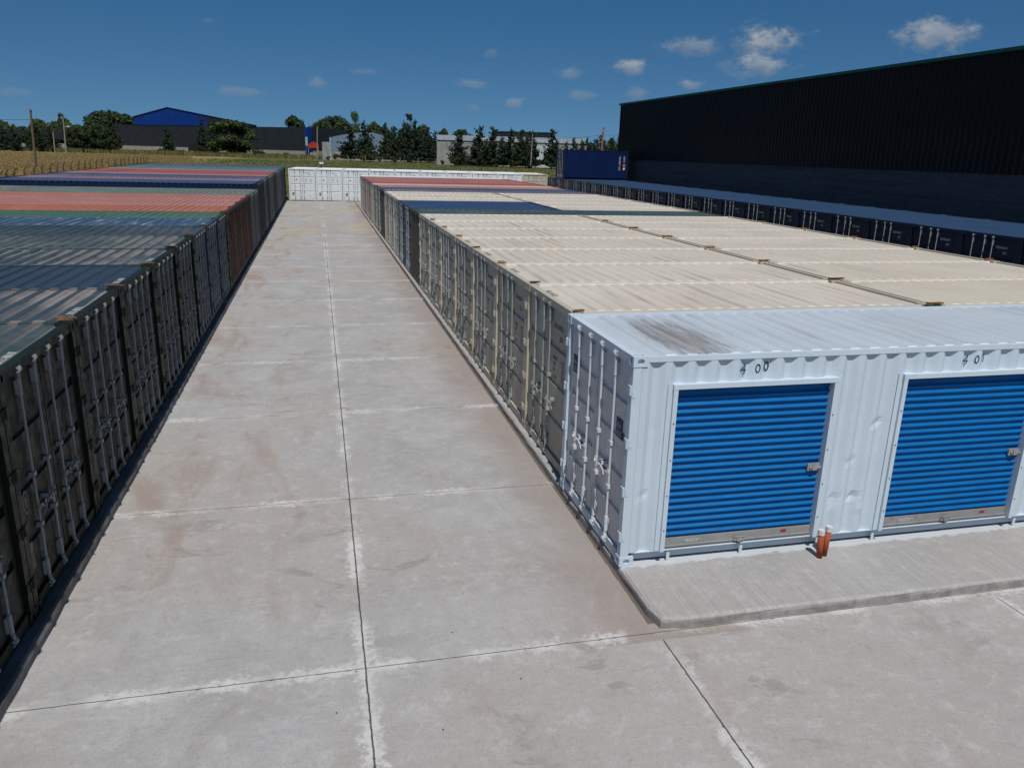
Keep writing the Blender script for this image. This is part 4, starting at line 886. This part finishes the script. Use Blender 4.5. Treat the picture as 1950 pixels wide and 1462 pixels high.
# ------------------------------------------------------------------ trees
LM = {'con': leaves('pine_foliage', (.010, .022, .014), (.022, .038, .020)), 'broad': leaves('dark_broadleaf', (.014, .030, .010), (.034, .058, .018)),
      'big': leaves('green_broadleaf', (.016, .034, .010), (.034, .060, .017)), 'feather': leaves('eucalypt_foliage', (.022, .036, .020), (.05, .065, .036)),
      'poplar': leaves('poplar_foliage', (.028, .055, .016), (.055, .085, .028)), 'bush': leaves('bush_foliage', (.016, .03, .01), (.045, .06, .02))}
BARK = plain('bark', (.06, .045, .032), .95, scale=4, bump=.5)
def crown_mesh(kind, seed, n):
    """unit tree: height 1, half width .5 scaled later; leaf clumps spread through the crown's volume"""
    r_ = random.Random(seed); m = MB()
    blobs = []
    if kind == 'con':
        tiers = 17
        for i in range(tiers):
            z = .1+.86*i/tiers; rad = (.5*(1-(z-.06)/.95)**.75+.03)*r_.uniform(.7, 1.15)
            nb = max(3, int(9*(1-i/tiers)))
            for j in range(nb):
                a = r_.uniform(0, 6.28); l_ = rad*r_.uniform(.55, 1.1)
                for q in range(4): f = (q+1)/4; blobs.append((math.cos(a)*l_*f, math.sin(a)*l_*f, z-.02*f+.05*f*f, (.06+.05*(1-f))*(1-.62*i/tiers), .034*(1-.4*i/tiers)))
        blobs += [(0, 0, .9+.025*i, .025, .03) for i in range(4)]
    elif kind in ('broad', 'big'):
        for i in range(34):
            a, e = r_.uniform(0, 6.28), r_.uniform(-1.0, 1.5); q = r_.uniform(.25, .4)
            zc = .6 if kind == 'broad' else .5
            blobs.append((math.cos(a)*math.cos(e)*q, math.sin(a)*math.cos(e)*q, zc+math.sin(e)*(.32 if kind == 'broad' else .37), r_.uniform(.12, .19), r_.uniform(.09, .14)))
    elif kind == 'feather':
        for i in range(24):
            z = r_.uniform(.38, .97); q = .42*math.sin(min(1, (1.05-z)*1.9)*1.57)*r_.uniform(.3, 1); a = r_.uniform(0, 6.28)
            blobs.append((math.cos(a)*q, math.sin(a)*q, z, r_.uniform(.07, .13), r_.uniform(.03, .06)))
    elif kind == 'poplar':
        for i in range(22):
            z = r_.uniform(.25, .95); q = .3*math.sin(min(1, (1.08-z)*1.8)*1.57)*r_.uniform(.2, 1); a = r_.uniform(0, 6.28)
            blobs.append((math.cos(a)*q, math.sin(a)*q, z, r_.uniform(.14, .2), r_.uniform(.07, .1)))
    else:
        for i in range(14):
            a = r_.uniform(0, 6.28); q = r_.uniform(0, .35); blobs.append((math.cos(a)*q, math.sin(a)*q, r_.uniform(.25, .75), r_.uniform(.12, .2), r_.uniform(.15, .22)))
    sz = {'con': .026, 'broad': .03, 'big': .021, 'feather': .022, 'poplar': .026, 'bush': .055}[kind]
    wts = [b_[3]**2*b_[4]**.5 for b_ in blobs]
    for _ in range(n):
        b_ = r_.choices(blobs, wts)[0]
        d = Vector((r_.gauss(0, 1), r_.gauss(0, 1), r_.gauss(0, 1))).normalized(); rr_ = r_.uniform(.45, 1.08)
        c = Vector((b_[0]+d.x*b_[3]*rr_, b_[1]+d.y*b_[3]*rr_, b_[2]+d.z*b_[4]*rr_))
        nrm = (d+Vector((r_.gauss(0, .5), r_.gauss(0, .5), r_.gauss(0, .5)+.3))).normalized(); u = nrm.orthogonal().normalized(); u = (Matrix.Rotation(r_.uniform(0, 6.28), 3, nrm) @ u); v = nrm.cross(u)
        s_ = sz*r_.uniform(.6, 1.35)
        m.quad(c-u*s_-v*s_*.5, c+u*s_*.6-v*s_*.7, c+u*s_+v*s_*.5, c-u*s_*.5+v*s_*.8)
    return m.mesh('crown', fix=False)
def trunk_mesh(kind, seed):
    r_ = random.Random(seed); m = MB(); top = {'con': .95, 'broad': .6, 'big': .5, 'feather': .85, 'poplar': .8, 'bush': .3}[kind]; r0 = .016 if kind != 'big' else .03
    m.tube((0, 0, -.02), (0, 0, top*.5), r0, r0*.75, 7); m.tube((0, 0, top*.5), (.01, 0, top), r0*.75, r0*.25, 6)
    for i in range(7 if kind != 'bush' else 3):
        z = top*r_.uniform(.4, .85); a = r_.uniform(0, 6.28); l_ = .3 if kind in ('broad', 'big', 'feather') else .18
        m.tube((0, 0, z), (math.cos(a)*l_, math.sin(a)*l_, z+(.2 if kind != 'con' else .01)), r0*.45, r0*.12, 5)
    return m.mesh('trunk')
NV = {'con': (3, 3200), 'broad': (3, 2800), 'big': (1, 7000), 'feather': (2, 1500), 'poplar': (1, 2600), 'bush': (2, 700)}
TM = {k: [(crown_mesh(k, 11+i*7, n), trunk_mesh(k, 5+i)) for i in range(v)] for k, (v, n) in NV.items()}
tcount = 0
def tree(kind, x, y, h, wd, label, group, name):
    global tcount; tcount += 1
    cm, tm = TM[kind][tcount % len(TM[kind])]
    t_ = empty(name, (x, y, -.25), rnd.uniform(0, 6.28), label=label, cat='tree' if kind != 'bush' else 'bush', group=group)
    sc = wd*{'con': 1.5, 'broad': 1.15, 'big': 1.25, 'feather': 1.05, 'poplar': 1.1, 'bush': 1.0}[kind]
    for nm, me, mt in (('crown', cm, LM[kind]), ('trunk', tm, BARK)):
        o = ob(nm, me, mt, t_); o.scale = (sc, sc, h)
CON = [(-126.9, 362.9, 10.7, 5.6), (-125.5, 371.7, 10.5, 5.3), (-117.2, 373.6, 11.8, 6.2), (-115.2, 384.3, 11.2, 5.5), (-105.9, 388.6, 12.4, 6.1), (-98.6, 383.2, 13.6, 6.9), (-98.1, 416.4, 20.1, 6.9), (-76.6, 436.1, 14.6, 5.9), (-55.7, 404.0, 17.9, 5.9), (-50.7, 393.4, 14.5, 6.2),
 (9.8, 321.4, 14.8, 7.5), (15.1, 316.8, 15.7, 7.5), (24.4, 330.3, 16.0, 6.2), (27.3, 321.9, 14.6, 5.8), (31.7, 328.1, 16.7, 6.8), (35.7, 321.5, 17.1, 7.0), (41.7, 329.5, 14.7, 7.0), (45.2, 334.2, 13.4, 5.2),
 (45.1, 273.4, 12.5, 6.3), (52.1, 272.3, 14.1, 8.1), (55.9, 268.2, 13.9, 7.3), (62.1, 266.4, 13.3, 6.6), (64.5, 261.2, 13.0, 6.4), (69.5, 265.8, 12.8, 6.8), (73.6, 255.2, 13.5, 6.6),
 (80.5, 261.2, 9.5, 3.2), (84.0, 264.2, 11.1, 3.6), (84.8, 257.9, 10.3, 3.4), (87.7, 260.3, 11.2, 3.6), (91.5, 263.6, 10.6, 3.9), (91.7, 256.8, 12.3, 5.0), (96.4, 260.6, 11.4, 4.2), (101.5, 264.9, 13.5, 5.2), (108.1, 270.2, 13.1, 5.4)]
CON += [(17.6, 323.6, 9.2, 5.5), (26.5, 327.1, 14.0, 7.2), (29.8, 324.0, 13.4, 6.3), (33.6, 327.7, 14.7, 7.7), (37.6, 322.1, 13.5, 7.6), (40.9, 318.5, 11.5, 6.3),
 (50.7, 272.5, 9.7, 4.8), (59.6, 268.4, 10.6, 5.1), (66.4, 262.7, 11.4, 5.4), (78.2, 265.9, 10.4, 4.0),
 (85.7, 266.9, 9.3, 3.7), (88.1, 266.5, 9.7, 3.7), (90.6, 265.9, 9.7, 4.1), (93.0, 265.6, 10.9, 4.4), (95.7, 264.9, 10.6, 4.4), (98.7, 264.3, 11.4, 4.8), (102.5, 263.5, 11.8, 5.6)]
AZ = lambda q: math.atan2(q[0]+3.3, q[1]+7.8)
for sel, lb, g in ((lambda x: x < 0, 'dark conifer at the left field edge', 'dark conifers at the left field edge'),
                   (lambda x: 0 < x < 80, 'dark conifer before the shed and grey factory', 'dark conifers before the shed and the grey factory'),
                   (lambda x: x > 80, 'small dark conifer behind the stacked blue container', 'small conifers behind the stacked container')):
    for j, (x, y, h_, wd) in enumerate(sorted([q for q in CON if sel(q[0])], key=AZ)): tree('con', x, y, h_, wd, f'{lb}, {ORD[j+1]} from the left', g, 'conifer_tree')
LBT = [(-138.4, 397.9, 9.6, 7.0), (-136.3, 402.5, 8.8, 6.1), (-131.4, 399.5, 9.8, 6.6), (-126.3, 394.7, 9.0, 5.6), (-123.4, 399.7, 9.9, 6.6), (-119.3, 400.7, 9.6, 6.2), (-115.2, 397.4, 9.2, 5.2), (-108.6, 390.8, 10.4, 6.0), (-104.1, 386.7, 11.3, 6.4), (-99.9, 383.5, 11.2, 6.9), (-95.8, 380.6, 12.1, 6.4), (-92.0, 376.0, 10.6, 5.0)]
for j, (x, y, h_, wd) in enumerate(sorted(LBT, key=AZ)): tree('broad', x, y, h_, wd*1.15, f'dark bushy tree in front of the low hall at the left, {ORD[j+1]} from the left', 'bushy trees in front of the low hall', 'leafy_tree')
BR = [(-163.2, 506.7, 11.5, 10.1), (-168.1, 496.7, 10.0, 8.7), (-148.8, 503.2, 11.6, 8.9), (-160.6, 517.3, 13.0, 7.3), (-135.9, 500.3, 12.8, 11.8), (-143.2, 591.7, 24.4, 16.1), (-136.6, 600.6, 24.0, 16.4), (-130.4, 609.4, 22.5, 16.0), (-123.8, 612.6, 20.8, 14.7), (-118.8, 627.1, 19.7, 13.6), (-177.9, 499.3, 10.3, 9.8), (-16.5, 516.6, 22.4, 12.9), (-6.3, 458.4, 16.1, 9.8), (-0.1, 446.9, 18.7, 9.6), (6.9, 456.9, 21.7, 15.0), (12.1, 454.9, 19.7, 10.4), (25.9, 418.7, 17.8, 7.5), (30.5, 417.0, 16.1, 8.1), (47.7, 391.3, 16.3, 8.7), (60.5, 409.4, 15.4, 6.5), (68.4, 396.7, 15.4, 10.5), (-3.6, 435.3, 13.0, 8.3)]
for j, (x, y, h_, wd) in enumerate(sorted(BR, key=lambda q: math.atan2(q[0]+3.3, q[1]+7.8))):
    tree('broad', x, y, h_, wd*1.12, f'dark leafy tree rising behind the far halls, {ORD[j+1]} from the left', 'leafy trees behind the halls', 'leafy_tree')
tree('big', -40.5, 374.3, 15.8, 19.7, 'big round green tree in front of the black hall', None, 'leafy_tree')
tree('feather', -113.2, 395.2, 16.6, 5.2, 'tall feathery tree beside the lamp pole at the left', None, 'feathery_tree')
tree('feather', 34.8, 332.4, 19.6, 9.2, 'tall airy eucalyptus rising above the dark conifers', None, 'eucalyptus_tree')
tree('poplar', 15.2, 379.4, 21.4, 8.6, 'tall light green tree rising above the blue grey shed', None, 'poplar_tree')
BU = [(-28.4, 361.2, 4.3, 6.8), (4.1, 333.6, 3.1, 2.8), (14.6, 312.1, 3.3, 3.9), (43.1, 268.2, 3.3, 4.2), (-20.0, 360.2, 2.3, 2.5), (-15.9, 368.6, 2.6, 3.3), (-26.5, 365.4, 2.8, 4.6), (-90.4, 380.2, 2.6, 6.3), (-73.1, 390.0, 2.4, 6.0), (-10.0, 380.7, 1.9, 2.1), (20.3, 312.2, 2.5, 2.7), (-110.3, 367.5, 2.6, 3.3), (39.1, 272.4, 2.2, 1.7), (-62, 380, 2.4, 5), (-48, 372, 2.2, 5), (-36, 365, 2.5, 4), (-100, 372, 2.2, 5), (1, 334, 1.7, 3), (26, 308, 1.6, 3), (56, 262, 1.3, 3), (66, 256, 1.4, 3)]
for j, (x, y, h_, wd) in enumerate(sorted(BU, key=lambda q: math.atan2(q[0]+3.3, q[1]+7.8))): tree('bush', x, y, h_, wd, f'green bush along the far field edge, {ORD[j+1]} from the left', 'bushes along the far field edge', 'bush')
# wood on the horizon, one mass
fw = MB(); r_ = random.Random(3)
for i in range(15000):
    a = R(r_.uniform(-42, 62)); D = r_.uniform(700, 780); x, y = -3.3+D*math.sin(a), -7.8+D*math.cos(a)
    hh = 12+(5 if a < -.12 else 0)+4*math.sin(a*37)*math.sin(a*91+1)+2.5*math.sin(a*233); z = r_.uniform(0, 1)**.8*max(5, hh); s_ = r_.uniform(.8, 1.9); t_ = r_.uniform(-.6, .6)
    u = Vector((math.cos(a), -math.sin(a), t_)).normalized()*s_; v = Vector((r_.uniform(-.3, .3), r_.uniform(-.3, .3), 1)).normalized()*s_; c = Vector((x, y, z))
    fw.quad(c-u-v*.6, c+u*.7-v, c+u+v*.5, c-u*.5+v)
tag(ob('distant_wood', fw.mesh('distant_wood', fix=False), LM['broad']), 'dark line of woods along the horizon', 'wood', kind='stuff')

# tall grass and weeds
def tufts(name, n, fn, mat, label, hmin, hmax, seed, wid=.10):
    r_ = random.Random(seed); m = MB()
    for _ in range(n):
        x, y = fn(r_)
        for q in range(3):
            a = r_.uniform(0, 6.28); h_ = r_.uniform(hmin, hmax); w_ = wid*r_.uniform(.5, 1.4); lx, ly = r_.uniform(-.3, .3)*h_, r_.uniform(-.3, .3)*h_
            ox, oy = x+r_.uniform(-.3, .3), y+r_.uniform(-.3, .3)
            m.add([(ox-math.cos(a)*w_, oy-math.sin(a)*w_, -.23), (ox+math.cos(a)*w_, oy+math.sin(a)*w_, -.23), (ox+lx, oy+ly, -.22+h_)], [(0, 1, 2)])
    tag(ob(name, m.mesh(name, fix=False), mat), label, 'grass', kind='stuff')
GOLD = leaves('dry_grass', (.27, .205, .095), (.21, .16, .07)); GRN = leaves('weed_green', (.04, .065, .018), (.09, .10, .03)); GRY = leaves('mixed_grass', (.20, .17, .06), (.07, .09, .028))
tufts('dry_grass', 26000, lambda r_: (lambda D, a: (-3.3+D*math.sin(a), -7.8+D*math.cos(a)))(r_.uniform(75, 370), R(r_.uniform(-24, -8))), GOLD, 'tall dry golden grass filling the left field', .12, .36, 1, .14)
tufts('weeds', 6000, lambda r_: (lambda f: (-135+f*130+r_.gauss(0, 4), 392-f*34+r_.gauss(0, 7)))(r_.uniform(0, 1)), GRY, 'tall rank weeds along the foot of the far hall', .7, 2.2, 2, .2)
tufts('fence_weeds', 3500, lambda r_: (lambda f: (-27.5-f*10+r_.gauss(0, 1.5), 60+f*120))(r_.uniform(0, 1)), GRY, 'green and dry weeds growing along the bent post fence', .4, 1.3, 3, .06)
tufts('meadow_grass', 7000, lambda r_: (r_.uniform(-60, 90), r_.uniform(80, 300)), GRN, 'short green meadow grass beyond the white row', .12, .3, 4, .15)
TW = plain('dead_twigs', (.16, .085, .04), .95)
for j, (x, y, s_) in enumerate(((21.5, 120.0, 1.0), (40.5, 128, 1.1))):
    m = MB(); r_ = random.Random(30+j)
    for i in range(90):
        a = r_.uniform(0, 6.28); b_ = r_.uniform(-.1, .9); l_ = r_.uniform(.8, 2.2)*s_; o_ = Vector((r_.uniform(-1.2, 1.2), r_.uniform(-.6, .6), .1)); m.tube(o_, o_+Vector((math.cos(a)*l_, math.sin(a)*l_, l_*b_*.55)), .05, .02, 4)
    tag(ob('brush_pile', m.mesh('brush_pile'), TW, loc=(x, y, -.2)), ['heap of brown dead branches on the meadow behind the white row', 'heap of brown dead branches on the meadow nearer the navy row'][j], 'brush pile', 'heaps of dead branches')
